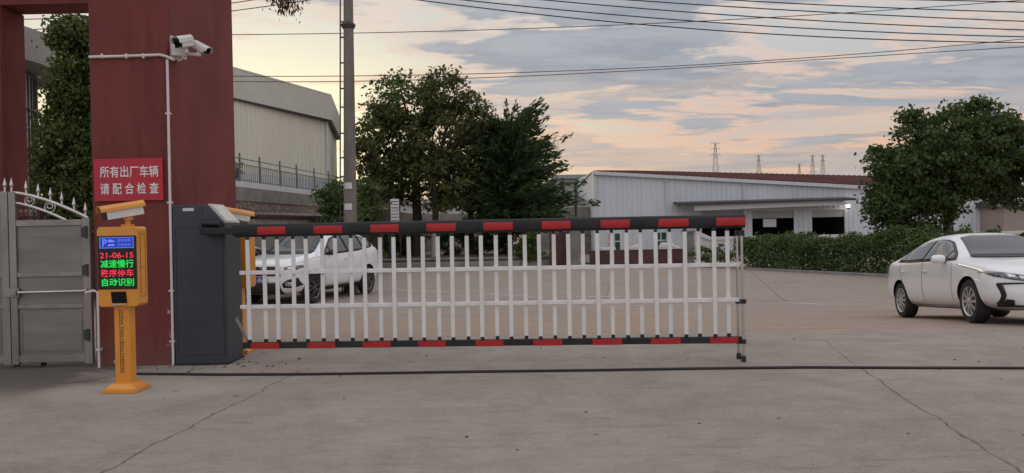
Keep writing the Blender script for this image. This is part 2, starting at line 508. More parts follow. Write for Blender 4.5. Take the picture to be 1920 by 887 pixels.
M['pole'] = mat('concrete_pole', (.19, .165, .145), .85, var=.2, scale=2, dirt=.4, dirtc=(.11, .095, .085), bump=.2, stretch=(2, 2, .4))
M['paper'] = mat('white_paper_notice', (.62, .60, .57), .7, var=.06)
M['cable'] = mat('black_wire', (.03, .03, .033), .6, var=.05)
M['rubber'] = mat('black_rubber', (.018, .016, .015), .75, var=.25, scale=5, dirt=.3, dirtc=(.05, .045, .04))
M['beige_metal'] = mat('beige_corrugated_metal', (.76, .73, .60), .5, var=.05, scale=.6, dirt=.25, dirtc=(.40, .37, .30), stretch=(1, 1, .2))
M['beige_upper'] = mat('grey_beige_metal', (.60, .58, .49), .5, var=.05, scale=.6, dirt=.2, dirtc=(.38, .35, .30))
M['dark_metal'] = mat('dark_trim_metal', (.045, .042, .04), .5, var=.1)
M['white_metal'] = mat('white_corrugated_metal', (.66, .69, .73), .5, var=.05, scale=.7, dirt=.28, dirtc=(.42, .43, .44), stretch=(1, 1, .2))
M['white_trim'] = mat('white_trim_metal', (.64, .64, .64), .5, var=.05, dirt=.2, dirtc=(.4, .38, .35))
M['brown_roof'] = mat('rusty_brown_roof', (.085, .026, .022), .85, spec=.08, var=.25, scale=.5, dirt=.4, dirtc=(.045, .018, .016), stretch=(1, .25, 1))
M['shutter'] = mat('grey_roller_shutter', (.40, .42, .41), .5, var=.05)
M['interior'] = mat('dark_interior', (.05, .06, .06), .8, var=.1)
M['green_glass'] = mat('dark_green_glass', (.02, .085, .07), .12, var=.1, coat=.5)
M['stone'] = mat_stone('rubble_stone', (.25, .185, .155), (.36, .27, .225), (.19, .145, .12), 5.5)
M['brick'] = mat_brick('dark_red_brick', (.13, .055, .045), (.10, .045, .04), (.12, .10, .09))
M['tile'] = mat('dark_glazed_tile', (.07, .04, .033), .35, var=.3, scale=6)
M['white_wall'] = mat('whitewashed_wall', (.60, .60, .60), .7, var=.06, scale=2, dirt=.35, dirtc=(.38, .36, .34), stretch=(1, 1, .3))
M['soil'] = mat('brown_soil', (.12, .088, .062), .95, var=.3, scale=3, bump=.5, dirt=.4, dirtc=(.09, .10, .045))
M['kerb'] = mat('concrete_kerb', (.27, .25, .235), .85, var=.15, scale=3, dirt=.4, dirtc=(.15, .13, .12))
M['bark'] = mat('dark_bark', (.055, .045, .036), .9, var=.25, scale=6, bump=.6, stretch=(2, 2, .5))
M['limewash'] = mat('whitewashed_bark', (.46, .43, .38), .9, var=.15, scale=6, dirt=.4, dirtc=(.22, .19, .16))
M['leaf_camphor'] = leafmat('camphor_leaves', (0.04, 0.06, 0.018), (0.15, 0.19, 0.055))
M['leaf_olive'] = leafmat('olive_green_leaves', (0.055, 0.062, 0.022), (0.16, 0.17, 0.06))
M['leaf_feather'] = leafmat('feathery_dark_leaves', (0.03, 0.055, 0.024), (0.085, 0.13, 0.05), .2)
M['leaf_round'] = leafmat('dark_round_tree_leaves', (0.036, 0.06, 0.02), (0.12, 0.165, 0.05))
M['leaf_hedge'] = leafmat('hedge_leaves', (0.035, 0.06, 0.02), (0.13, 0.195, 0.055), .2)
M['leaf_bright'] = leafmat('bright_weed_leaves', (.06, .09, .02), (.15, .19, .05), .35)
M['leaf_red'] = leafmat('reddish_leaves', (.10, .03, .018), (.16, .06, .03), .3)
M['line'] = mat('worn_white_road_paint', (.55, .53, .50), .8, var=.2, scale=4, dirt=.6, dirtc=(.28, .25, .23))
M['hill'] = mat('hazy_hill', (.10, .085, .075), .95, var=.15, scale=.02)
M['far_wall'] = mat('pale_distant_wall', (.50, .48, .46), .8, var=.05, scale=.3, dirt=.2, dirtc=(.36, .34, .32))
M['far_brown'] = mat('pale_brown_wall', (.36, .29, .25), .8, var=.05, scale=.5)
M['granite'] = mat('grey_granite', (.36, .33, .31), .6, var=.18, scale=30)
M['pylon'] = mat('galvanised_lattice', (.42, .40, .40), .6, var=.05)
M['carpaint'] = mat('white_car_paint', (.82, .83, .85), .3, var=.015, scale=2, coat=1.0, spec=.5)
M['carglass'] = mat('tinted_car_glass', (.010, .014, .020), .05, var=.02, spec=.65)
M['side_glass'] = mat('reflective_side_glass', (.012, .014, .016), .04, var=.02, coat=.6, spec=.75)
M['trim'] = mat('black_car_trim', (.012, .012, .013), .4, var=.1)
M['chrome'] = mat('chrome_trim', (.75, .75, .76), .12, 1.0, var=.03)
M['alloy'] = mat('silver_alloy', (.60, .60, .61), .28, .85, var=.05)
M['alloy_dark'] = mat('dark_alloy', (.16, .16, .165), .3, .85, var=.08)
M['tyre'] = mat('tyre_rubber', (.017, .017, .018), .8, var=.2, dirt=.4, dirtc=(.05, .045, .04))
M['lampglass'] = mat('headlamp_lens', (.09, .10, .12), .05, var=.6, scale=16, coat=1.0)
M['lampwhite'] = mat('headlamp_reflector', (.75, .77, .8), .12, .6, var=.1)
M['taillight'] = mat('red_tail_lamp', (.28, .01, .012), .12, var=.1, coat=1)
M['plate'] = mat('blue_plate', (.02, .06, .26), .45, var=.04)
M['fence_grey'] = mat('grey_fence_paint', (.16, .17, .185), .5, var=.1)
M['wall_lamp'] = emit('lit_lamp_glass', (1, .97, .9), 7)

# ------------------------------------------------------------------ setting: ground, hills
xs = [-3500, -1200, -400, -150, -80, -50, -35] + [i for i in range(-26, 27)] + [35, 50, 80, 150, 400, 1200, 3500]
ys = [-600, -100, -30, -8, 0, 3, 6, 8, 8.6] + [8.9 + i * .31 for i in range(21)] + [15.6, 17, 20, 25, 32, 45, 70, 120, 250, 600, 1800, 5000]
gb = MB()
vs = [(x, y, gz(x, y)) for y in ys for x in xs]
nx = len(xs)
fs = [(j * nx + i, j * nx + i + 1, (j + 1) * nx + i + 1, (j + 1) * nx + i) for j in range(len(ys) - 1) for i in range(nx - 1)]
gb.add(vs, fs)
o = gb.build('ground', M['ground'], smooth=60, fixn=False); o['kind'] = 'structure'

hb = MB()                                                     # low hills, far off
N = 90
hv, hf = [], []
for j, (yy, hh) in enumerate(((360, 0), (430, .72), (520, 1.0), (640, .8), (900, 0))):
    for i in range(N + 1):
        x = -700 + i * 1500 / N
        h = 20 + 4.5 * math.sin(x * .011 + 1) + 2.5 * math.sin(x * .031) + 1.2 * math.sin(x * .09)
        h += 16 * math.exp(-((x - 205) / 16) ** 2) + 7 * math.exp(-((x - 105) / 26) ** 2)
        hv.append((x, yy, -.6 + h * hh))
for j in range(4):
    for i in range(N):
        a = j * (N + 1) + i
        hf.append((a, a + 1, a + N + 2, a + N + 1))
hb.add(hv, hf); o = hb.build('hills', M['hill'], smooth=60, fixn=False); o['kind'] = 'structure'


def strip(name, pa, pb, wid, m, lift=.004, n=10):
    b = MB(); vv = []
    d = (pb - pa); d.z = 0; d.normalize(); q = Vector((-d.y, d.x, 0)) * wid / 2
    for i in range(n + 1):
        p = pa.lerp(pb, i / n)
        for s in (-1, 1):
            e = p + q * s; vv.append((e.x, e.y, gz(e.x, e.y) + lift))
    b.add(vv, [(2 * i, 2 * i + 2, 2 * i + 3, 2 * i + 1) for i in range(n)])
    o = b.build(name, m); o['kind'] = 'structure'
    return o


for a in (((705, 541), (840, 548)), ((906, 551), (1000, 556)), ((1080, 557), (1182, 556)), ((1474, 568), (1542, 571)), ((690, 500), (760, 500))):
    strip('painted_line', hit(*a[0]), hit(*a[1]), .12, M['line'])

# raised yard on the left that carries the beige warehouse
W0, W1 = at(430, 352, 21.0), at(606, 369, 28.0)
wd = Vector((W1.x - W0.x, W1.y - W0.y, 0)).normalized()
WA = Vector((W0.x, W0.y, 0)) - wd * 3.2; WB = Vector((W1.x, W1.y, 0)) + wd * 3.0
ZT = 2.62
tb = MB()
poly = [(WA.x - .25, WA.y), (WB.x - .25, WB.y), (WB.x - .3, 60), (-30, 60), (-30, 27), (-14, 22.4)]
tb.prism(poly, lambda u, v, w_: Vector((u, v, w_)), -.45, ZT - .1)
o = tb.build('raised_yard', M['soil']); o['kind'] = 'structure'

# planting bed under the trees
bd = MB()
BZ = -.30
bed = [(-9.5, 35.2), (.3, 34.6), (2.2, 36), (2.2, 48), (-9.5, 48)]
bd.prism(bed, lambda u, v, w_: Vector((u, v, w_)), -.5, BZ + .33)
o = bd.build('planting_bed', M['soil']); o['kind'] = 'structure'
kb = MB()
pp = [Vector((-9.6, 35.1, 0)), Vector((.35, 34.5, 0)), Vector((2.3, 35.95, 0))]
for a, b_ in zip(pp, pp[1:]):
    L = (b_ - a).length; ang = math.atan2(b_.y - a.y, b_.x - a.x); mid = (a + b_) / 2
    kb.box((mid.x, mid.y, BZ - .02), (L, .18, .46), ang)
    kb.box((mid.x, mid.y + .45, BZ + .17), (L, .3, .40), ang)
o = kb.build('bed_kerb', M['kerb'], bevel=.02); o['kind'] = 'structure'

# ------------------------------------------------------------------ vegetation
def leaf_arrays(C, L, W, axis=None, up=.35):
    n = len(C)
    a = rng.normal(size=(n, 3)) if axis is None else axis + rng.normal(size=(n, 3)) * .35
    a /= np.linalg.norm(a, axis=1)[:, None]
    nrm = rng.normal(size=(n, 3)); nrm[:, 2] += up * 2
    b = np.cross(a, nrm); b /= np.linalg.norm(b, axis=1)[:, None] + 1e-9
    s = rng.uniform(.4, 1.5, n)[:, None]
    v = np.stack([C - a * L * s / 2, C + b * W * s / 2 + a * L * s * .08, C + a * L * s / 2, C - b * W * s / 2 + a * L * s * .08], 1)
    return v.reshape(-1, 3)


def leaf_object(name, V, m, parent=None, base=(0, 0, 0)):
    me = bpy.data.meshes.new(name)
    V = np.asarray(V, dtype=np.float32) - np.array(base, dtype=np.float32)
    n = len(V) // 4
    me.vertices.add(len(V)); me.vertices.foreach_set('co', V.ravel())
    me.loops.add(n * 4); me.loops.foreach_set('vertex_index', np.arange(n * 4, dtype=np.int32))
    me.polygons.add(n); me.polygons.foreach_set('loop_start', np.arange(n, dtype=np.int32) * 4)
    me.update(calc_edges=True)
    me.materials.append(m)
    o = bpy.data.objects.new(name, me); COL.objects.link(o)
    if parent is not None: o.parent = parent
    else: o.location = base
    return o


def clumps(blobs, rc, per, dens=1.0):
    """clump centres spread through blobs (cx,cy,cz,rx,ry,rz,n) and leaf centres round them"""
    cc, C = [], []
    for cx, cy, cz, rx, ry, rz, n in blobs:
        d = rng.normal(size=(n, 3)); d /= np.linalg.norm(d, axis=1)[:, None]
        rad = rng.uniform(.18, 1.0, n) ** .45
        p = np.array([cx, cy, cz]) + d * rad[:, None] * np.array([rx, ry, rz])
        cc.append(p)
    cc = np.concatenate(cc)
    for c in cc:
        k = int(per * rng.uniform(.5, 1.4))
        r = rc * rng.uniform(.6, 1.3)
        q = rng.normal(size=(k, 3)) * np.array([r, r, r * .6]) * .55
        C.append(c + q)
    return cc, np.concatenate(C)


def tree(name, label, cat, x, y, z0, blobs, rc, per, leaf, trunk_r, m, group=None, fork=.35, lime=0.0, lean=(0, 0), limbs=14):
    t = thing(name, label, cat, (x, y, z0), group=group)
    cc, C = clumps(blobs, rc, per)
    V = leaf_arrays(C, leaf, leaf * .55)
    leaf_object('crown', V, m, t, (x, y, z0))
    zc_ = float(np.mean(cc[:, 2])); zmin = float(np.min(cc[:, 2]))
    b = MB(base=(x, y, z0))
    fz = z0 + (zc_ - z0) * fork * 2
    fp = Vector((x + lean[0], y + lean[1], fz))
    mid = Vector((x + lean[0] * .4 + .06, y, z0 + (fz - z0) * .5))
    b.tube([(x, y, z0 - .1), (x, y, z0 + .15), mid, fp], [trunk_r * 1.35, trunk_r * 1.05, trunk_r * .9, trunk_r * .75], 10)
    for c in cc[rng.choice(len(cc), min(limbs, len(cc)), replace=False)]:
        c = Vector(c); q = fp.lerp(c, .5) + Vector((rng.uniform(-.2, .2), rng.uniform(-.2, .2), rng.uniform(.0, .3)))
        b.tube([fp - Vector((0, 0, .15)), q, c], [trunk_r * .5, trunk_r * .3, trunk_r * .1], 6)
    tr = b.build('trunk', M['bark'], t, smooth=60)
    if lime:
        lb = MB(base=(x, y, z0))
        lb.tube([(x, y, z0 - .05), (x, y, z0 + .15), mid.lerp(Vector((x, y, z0)), 0.0 if lime >= (mid.z - z0) else 1 - lime / (mid.z - z0))],
                [trunk_r * 1.42, trunk_r * 1.12, trunk_r * .97], 12)
        lb.build('limewash_band', M['limewash'], t, smooth=60)
    return t


def blob(px, py, Y, rpx, rpy, n, ry=None):
    p = at(px, py, Y); s = F / Y
    return (p.x, p.y, p.z, rpx / s, ry or rpx / s, rpy / s, n)


BT = BZ + .33   # top of the planting bed
TG = 'trees in the planting bed'
p = at(690, 300, 38)
tree('broadleaf_tree', 'small loose leafy tree close behind the concrete utility pole, left end of the bed', 'tree', p.x, 38, BT,
     [blob(700, 285, 38, 42, 70, 26), blob(690, 360, 38, 48, 40, 26)], .42, 62, .2, .13, M['leaf_olive'], TG, lime=1.2)
p = at(778, 300, 40)
tree('broadleaf_tree', 'tall broadleaf tree with domed crown and dark bare trunk, left of the centre tree group', 'tree', p.x, 40, BT,
     [blob(765, 205, 40, 72, 70, 95), blob(735, 260, 40, 62, 80, 80), blob(775, 320, 40, 92, 60, 80), blob(715, 350, 40, 45, 45, 34)], .5, 66, .2, .27, M['leaf_camphor'], TG, limbs=22)
p = at(812, 300, 38.5)
tree('broadleaf_tree', 'tall broadleaf tree with whitewashed trunk base, tallest crown top of the group', 'tree', p.x, 38.5, BT,
     [blob(838, 185, 38.5, 46, 54, 50), blob(832, 260, 38.5, 66, 66, 62), blob(840, 340, 38.5, 70, 60, 60), blob(885, 220, 38.5, 32, 40, 24)], .46, 60, .19, .17, M['leaf_olive'], TG, lime=1.4, limbs=20)
p = at(880, 350, 41)
tree('broadleaf_tree', 'mid height dark rounded tree between tall crowns and the feathery tree', 'tree', p.x, 41, BT,
     [blob(895, 280, 41, 62, 65, 75), blob(890, 350, 41, 78, 52, 80)], .5, 70, .2, .17, M['leaf_olive'], TG, limbs=16)


def feather_tree():
    x0, y0, z0 = at(955, 430, 39).x, 39.0, BT
    t = thing('feathery_tree', 'dark feathery tree with upswept drooping sprays spreading to the right', 'tree', (x0, y0, z0), group=TG)
    b = MB(base=(x0, y0, z0)); V = []
    top = z0 + 7.3
    b.tube([(x0, y0, z0 - .1), (x0 + .05, y0, z0 + 1.5), (x0 + .1, y0, top - .6)], [.2, .15, .05], 10)
    for i in range(440):
        zz = z0 + .9 + (top - z0 - 2.0) * rng.uniform(0, 1)
        u = (zz - z0) / (top - z0)
        az = rng.uniform(0, 2 * math.pi)
        L = (4.5 - 3.1 * u) * rng.uniform(.55, 1.06) * (1.0 if math.cos(az) > -.1 else .72) * (1.22 if math.cos(az) > .3 and i % 5 == 0 and u < .65 else 1.0)
        rise = rng.uniform(.15, .5) + u * .8
        pts = []
        for k in range(7):
            s = k / 6
            pts.append(Vector((x0 + math.cos(az) * L * s * .95, y0 + math.sin(az) * L * s * .95, zz + L * (rise * s - .28 * s * s))))
        if i % 4 == 0: b.tube([pts[0], pts[3], pts[6]], [.05, .03, .008], 5)
        n = int(26 * L)
        s = rng.uniform(.14, 1.0, n)
        P = np.array([[*pts[0].lerp(pts[6], q)] for q in s])
        P[:, 2] += L * .28 * (s - s * s)
        P += rng.normal(size=P.shape) * .085
        ax = np.array([*(pts[6] - pts[4]).normalized()])
        V.append(leaf_arrays(P, .34, .09, ax))
    leaf_object('crown', np.concatenate(V), M['leaf_feather'], t, (x0, y0, z0))
    b.build('trunk', M['bark'], t, smooth=60)


feather_tree()

# dark undergrowth in the bed: separate bushes
def bush(name, label, cat, blobs, rc, per, leaf, m, group=None, narrow=.55):
    cx, cy = blobs[0][0], blobs[0][1]
    z0 = min(q[2] - q[5] for q in blobs)
    t = thing(name, label, cat, (cx, cy, z0), group=group)
    _, C = clumps(blobs, rc, per)
    C = C[C[:, 2] > z0]
    leaf_object('foliage', leaf_arrays(C, leaf, leaf * narrow), m, t, (cx, cy, z0))
    b = MB(base=(cx, cy, z0))
    for k in range(5):
        a = k * 1.3
        bl = blobs[k % len(blobs)]
        b.tube([(cx + .05 * math.cos(a), cy + .05 * math.sin(a), z0 - .32), (bl[0] + bl[3] * .3 * math.cos(a), bl[1] + bl[4] * .3 * math.sin(a), bl[2] + bl[5] * .3)], [.03, .01], 5)
    b.build('stem', M['bark'], t)
    return t


UG = 'dark shrubs under the trees'
for px, lab in ((722, 'low dark shrub under the trees just right of the parked SUV tail'), (768, 'low dark shrub under the trees left of the whitewashed trunk'),
                (845, 'low dark shrub under the trees right of the whitewashed trunk'), (892, 'low dark shrub under the mid height rounded tree'),
                (945, 'low dark shrub at the foot of the feathery tree')):
    bush('shrub', lab, 'shrub', [blob(px, 452, 41.5, 30, 32, 36, .9)], .3, 60, .16, M['leaf_feather'], UG)
bush('shrub', 'dense rounded green shrub beside the utility pole below the steel fence', 'shrub',
     [blob(630, 372, 24, 34, 36, 45), blob(640, 420, 24, 34, 40, 45), blob(645, 480, 24, 30, 50, 30)], .25, 70, .10, M['leaf_hedge'])
bush('shrub', 'dark shrub right of the utility pole below the loose leafy tree', 'shrub',
     [blob(690, 385, 30, 30, 50, 40), blob(690, 450, 30, 30, 50, 34)], .28, 60, .13, M['leaf_camphor'])
bush('weed_clump', 'tall bright green weeds beside the dark red brick wall', 'weeds',
     [blob(992, 462, 35, 22, 32, 40)], .22, 40, .32, M['leaf_bright'], narrow=.22)
bush('shrub', 'thin low shrub in front of white wall left of the hedge', 'shrub',
     [blob(1335, 478, 33, 38, 22, 34)], .24, 40, .13, M['leaf_hedge'])
bush('shrub', 'leaf tuft peeking past the maroon pillar beside the steel fence', 'shrub',
     [blob(441, 322, 21.9, 10, 16, 10), blob(436, 348, 21.9, 10, 18, 10)], .12, 40, .09, M['leaf_hedge'])

# tree behind the steel gate
p = at(120, 300, 17)
tree('broadleaf_tree', 'tall dense dark tree behind the steel gate beside the maroon pillar', 'tree', p.x, 17, gz(p.x, 17),
     [blob(142, 70, 17, 34, 46, 70), blob(150, 170, 17, 44, 80, 110), blob(128, 300, 17, 56, 110, 210), blob(200, 200, 17, 50, 140, 60), blob(140, 420, 17, 50, 40, 50)],
     .26, 95, .10, .16, M['leaf_camphor'])

# round tree on the right
p = at(1775, 400, 28)
tree('round_tree', 'large round crowned dark tree behind the white sedan on the right', 'tree', p.x, 28, gz(p.x, 28),
     [blob(1765, 300, 28, 112, 85, 150), blob(1700, 340, 28, 66, 70, 80), blob(1850, 285, 28, 90, 70, 110), blob(1720, 395, 28, 60, 40, 50), blob(1900, 340, 28, 70, 50, 60),
      blob(1790, 250, 28, 70, 50, 60), blob(1675, 385, 28, 48, 48, 60), blob(1740, 345, 28, 80, 80, 90), blob(1925, 290, 28, 50, 60, 50),
      blob(1835, 205, 28, 26, 18, 10), blob(1722, 222, 28, 22, 18, 9), blob(1880, 228, 28, 24, 20, 9), blob(1650, 300, 28, 18, 22, 9), blob(1785, 210, 28, 16, 18, 6)], .36, 74, .155, .2, M['leaf_round'], fork=.36, limbs=26)


# clipped hedge along the yard edge
def hedge():
    A, B = hit(1372, 503), hit(1690, 520)
    d = (B - A); d.z = 0; d.normalize(); nrm = Vector((d.y, -d.x, 0))
    if nrm.y < 0: nrm = -nrm
    B2 = B + d * 9.0
    L = (B2 - A).length
    t = thing('hedge', 'long dense green hedge along the yard edge behind the white sedan', 'hedge', (A.x, A.y, gz(A.x, A.y)))
    n = 62000
    u = rng.uniform(0, L, n); v = rng.uniform(0, 1, n) ** 1.6 * 2.2; 
    hgt = 1.14 + .11 * np.sin(u * 1.1) + .1 * np.sin(u * 2.7 + 1) + .07 * np.sin(u * 6.1 + v * 3) + .25 * np.clip(u / 8, 0, 1) + .07 * np.sin(u * 13.7) * np.sin(u * 3.1 + 2)
    hgt = hgt * (1 - .25 * np.exp(-v / .18))
    zz = hgt * (1 - rng.uniform(0, 1, n) ** 2.0 * 1.0)
    bul = .12 * np.sin(u * 1.9 + zz * 3) + .08 * np.sin(u * 4.3 - zz * 5)
    P = np.array([A.x, A.y, gz(A.x, A.y)]) + u[:, None] * np.array([*d]) + (v + bul)[:, None] * np.array([*nrm])
    P[:, 2] += zz
    P += rng.normal(size=P.shape) * .03
    for _ in range(70):                                     # stray shoots over the top
        q = int(rng.integers(0, n)); k_ = 14
        st_ = np.array([A.x, A.y, gz(A.x, A.y)]) + u[q] * np.array([*d]) + v[q] * np.array([*nrm]); st_[2] += hgt[q] - .05
        tt = np.linspace(0, 1, k_)[:, None]
        P = np.concatenate([P, st_ + tt * np.array([rng.normal(0, .1), rng.normal(0, .1), rng.uniform(.15, .38)]) + rng.normal(size=(k_, 3)) * .03])
    leaf_object('foliage', leaf_arrays(P, .095, .06), M['leaf_hedge'], t, tuple(t.location))
    k = 0.4
    while k < L:
        b = MB(base=tuple(t.location))
        q = A + d * k + nrm * 1.0
        b.tube([(q.x, q.y, gz(q.x, q.y) - .05), (q.x + .05, q.y, gz(q.x, q.y) + .8)], [.03, .015], 5); k += .8
        b.build('stem', M['bark'], t)
    kb = MB()
    ang = math.atan2(d.y, d.x); mid = (A + B2) / 2 - nrm * .18
    kb.box((mid.x, mid.y, gz(mid.x, mid.y)), (L + .6, .14, .2), ang)
    o = kb.build('hedge_kerb', M['kerb'], bevel=.02); o['kind'] = 'structure'


hedge()

# ------------------------------------------------------------------ gate portal
PF = 7.8                                            # pillar front plane
b = MB(base=(-3.81, PF, 0)); b.bounds((-4.222, PF, -.05), (-3.44, 9.68, 6.0))
props(b.build('gate_pillar', M['pillar'], bevel=.012), 'wide maroon stucco gate pillar carrying the red sign and white cameras', 'pillar')
b = MB(base=(-6.5, 9.2, 0)); b.bounds((-7.2, 9.2, -.05), (-6.02, 9.66, 4.09))
props(b.build('gate_pillar', M['pillar'], bevel=.012), 'dark maroon pillar at the left edge behind the steel gate', 'pillar')
b = MB(base=(-5.2, 9.4, 4.094)); b.bounds((-7.3, 9.22, 4.094), (-4.187, 9.64, 4.9))
props(b.build('portal_beam', M['pillar']), 'maroon lintel beam between the two gate pillars at the top left', 'beam')

# sign on the pillar
a0, a1 = at(177, 378, PF - .03), at(304, 296, PF - .03)
t = thing('sign_board', 'red sign board with white Chinese lettering on the maroon pillar', 'sign', ((a0.x + a1.x) / 2, PF - .02, a0.z))
B0 = tuple(t.location)
b = MB(base=B0); b.bounds((a0.x, PF - .028, a0.z), (a1.x, PF - .002, a1.z)); b.build('board', M['signred'], t, bevel=.004)
W = a1.x - a0.x; H = a1.z - a0.z
for body, f in (('所有出厂车辆', (.09, .555, .94, .83)), ('请 配 合 检 查', (.09, .16, .94, .43))):
    b = MB(base=B0)
    vs, fs = glyphs(body, (a0.x + f[0] * W, a0.z + f[1] * H, a0.x + f[2] * W, a0.z + f[3] * H), lambda u, v: Vector((u, PF - .031, v)), .012)
    b.add(vs, fs); b.build('lettering', M['signwhite'], t, fixn=False)

# conduits on the pillar
b = MB(base=(-4.18, PF, 2.9))
q0, q1, q2 = at(167, 107, PF - .02), at(300, 103, PF - .02), at(322, 110, PF - .02)
b.tube([q0, at(230, 105.5, PF - .02), q1, at(312, 106, PF - .022), at(326, 112, PF - .03)], .0145, 10)
for px in (192, 238, 270): 
    c = at(px, 105.5, PF - .01); b.box(c, (.018, .04, .045))
props(b.build('conduit_pipe', M['pvc'], smooth=40), 'horizontal white conduit pipe across the upper maroon pillar', 'pipe')
b = MB(base=(-3.47, PF, 0))
top, bot = at(313.5, 112, PF - .02), at(325, 685, PF - .02)
pts = [top.lerp(bot, i / 6) for i in range(7)]
b.tube(pts, .013, 10)
for py in (213, 380, 545, 640):
    c = at(313.5 + (py - 112) / 573 * 11.5, py, PF - .01); b.box(c, (.05, .035, .016))
props(b.build('conduit_pipe', M['pvc'], smooth=40), 'long vertical white conduit pipe down the pillar corner', 'pipe')
b = MB(base=(-4.16, PF, 0))
pts = [at(160, 549, PF - .12), at(176, 545, PF - .12), at(183, 548, PF - .11), at(184, 600, PF - .1), at(186, 690, PF - .1)]
b.tube(pts, .0125, 8); b.box(at(186, 655, PF - .07), (.04, .06, .02))
props(b.build('conduit_pipe', M['pvc'], smooth=40), 'short white pipe bending down beside the steel gate jamb', 'pipe')


# CCTV pair on the pillar
def frame_from(fwd, up=(0, 0, 1)):
    f = Vector(fwd).normalized(); l = Vector(up).cross(f).normalized(); u_ = f.cross(l)
    return Matrix(((f.x, l.x, u_.x, 0), (f.y, l.y, u_.y, 0), (f.z, l.z, u_.z, 0), (0, 0, 0, 1)))


def cctv(name, label, centre, fwd, L, Wd, Hh, shell, roof, group, mount_to):
    t = thing(name, label, 'camera', tuple(centre), group=group)
    Fm = Matrix.Translation(centre) @ frame_from(fwd)
    b = MB(base=tuple(centre), M=Fm)
    prof = [(-Wd / 2, -Hh / 2 + .01), (-Wd / 2 + .012, -Hh / 2), (Wd / 2 - .012, -Hh / 2), (Wd / 2, -Hh / 2 + .01), (Wd / 2, Hh * .3), (Wd / 2 - .02, Hh / 2), (-Wd / 2 + .02, Hh / 2), (-Wd / 2, Hh * .3)]
    b.prism(prof, lambda u, v, w_: Vector((w_, u, v)), -L / 2, L / 2 - .015); b.build('housing', shell, t, smooth=35)
    b = MB(base=tuple(centre), M=Fm)
    k = .008
    outer = [(-Wd / 2 - k, -.005), (-Wd / 2 - k, Hh * .32), (-Wd / 2 + .018, Hh / 2 + k), (Wd / 2 - .018, Hh / 2 + k), (Wd / 2 + k, Hh * .32), (Wd / 2 + k, -.005)]
    inner = [(Wd / 2 + .003, -.005), (Wd / 2 + .003, Hh * .31), (Wd / 2 - .02, Hh / 2 + .003), (-Wd / 2 + .02, Hh / 2 + .003), (-Wd / 2 - .003, Hh * .31), (-Wd / 2 - .003, -.005)]
    b.prism(outer + inner, lambda u, v, w_: Vector((w_, u, v)), -L / 2 - .01, L / 2 + L * .11)
    b.build('sun_hood', roof, t)
    b = MB(base=tuple(centre), M=Fm)
    b.box((L / 2 - .012, 0, -.002), (.012, Wd * .86, Hh * .8)); 
    b.lathe([(.0, 0), (Hh * .26, 0), (Hh * .26, .02), (Hh * .2, .022)], 16, Matrix.Translation((L / 2 - .008, 0, 0)) @ Matrix.Rotation(R(90), 4, 'Y'), cap=False)
    b.build('lens', M['lens'], t, smooth=40)
    b = MB(base=tuple(centre))
    mt = Vector(mount_to); c0 = Fm @ Vector((-L * .12, 0, -Hh / 2 - .003)); kn = Vector((c0.x, c0.y, c0.z - .035))
    b.tube([c0, kn, mt], [.02, .018, .013], 10); b.lathe([(.001, -.02), (.022, -.018), (.024, .0), (.022, .018), (.001, .02)], 12, Matrix.Translation(kn), cap=False)
    b.build('bracket', shell, t, smooth=40)
    return t


CG = 'white cameras on the pillar'
jb = at(328, 101, 7.95)
b = MB(base=(-3.44, 7.95, 2.9))
m0 = at(316, 92, 7.95)
b.bounds((-3.44, 7.87, m0.z - .11), (-3.415, 8.05, m0.z + .12)); b.bounds((-3.415, 7.9, m0.z - .1), (-3.33, 8.02, m0.z + .0))
b.box((-3.35, 7.88, m0.z - .045), (.13, .09, .10), R(20))
props(b.build('junction_box', M['cctv'], bevel=.006), 'cream junction box behind the two cameras on the maroon pillar', 'junction box')
cctv('security_camera', 'boxy white security camera facing front with wide dark lens, left of the pair', at(343, 79, 7.76), (-.46, -.82, -.30), .15, .115, .11, M['cctv'], M['cctv'], CG, (-3.38, 7.93, m0.z - .02))
cctv('security_camera', 'slim white security camera angled down to the right, right of the pair', at(378, 90, 7.86), (.88, -.32, -.50), .17, .075, .075, M['cctv'], M['cctv'], CG, (-3.34, 7.92, m0.z - .06))
b = MB(base=(-3.34, 7.85, 2.85))
b.tube([at(357, 78, 7.84), at(347, 100, 7.8), at(340, 113, 7.8), at(334, 110, 7.84), at(328, 104, 7.88)], .004, 6)
props(b.build('camera_cable', M['cctv']), 'thin cream cable looping below the two pillar cameras', 'cable')

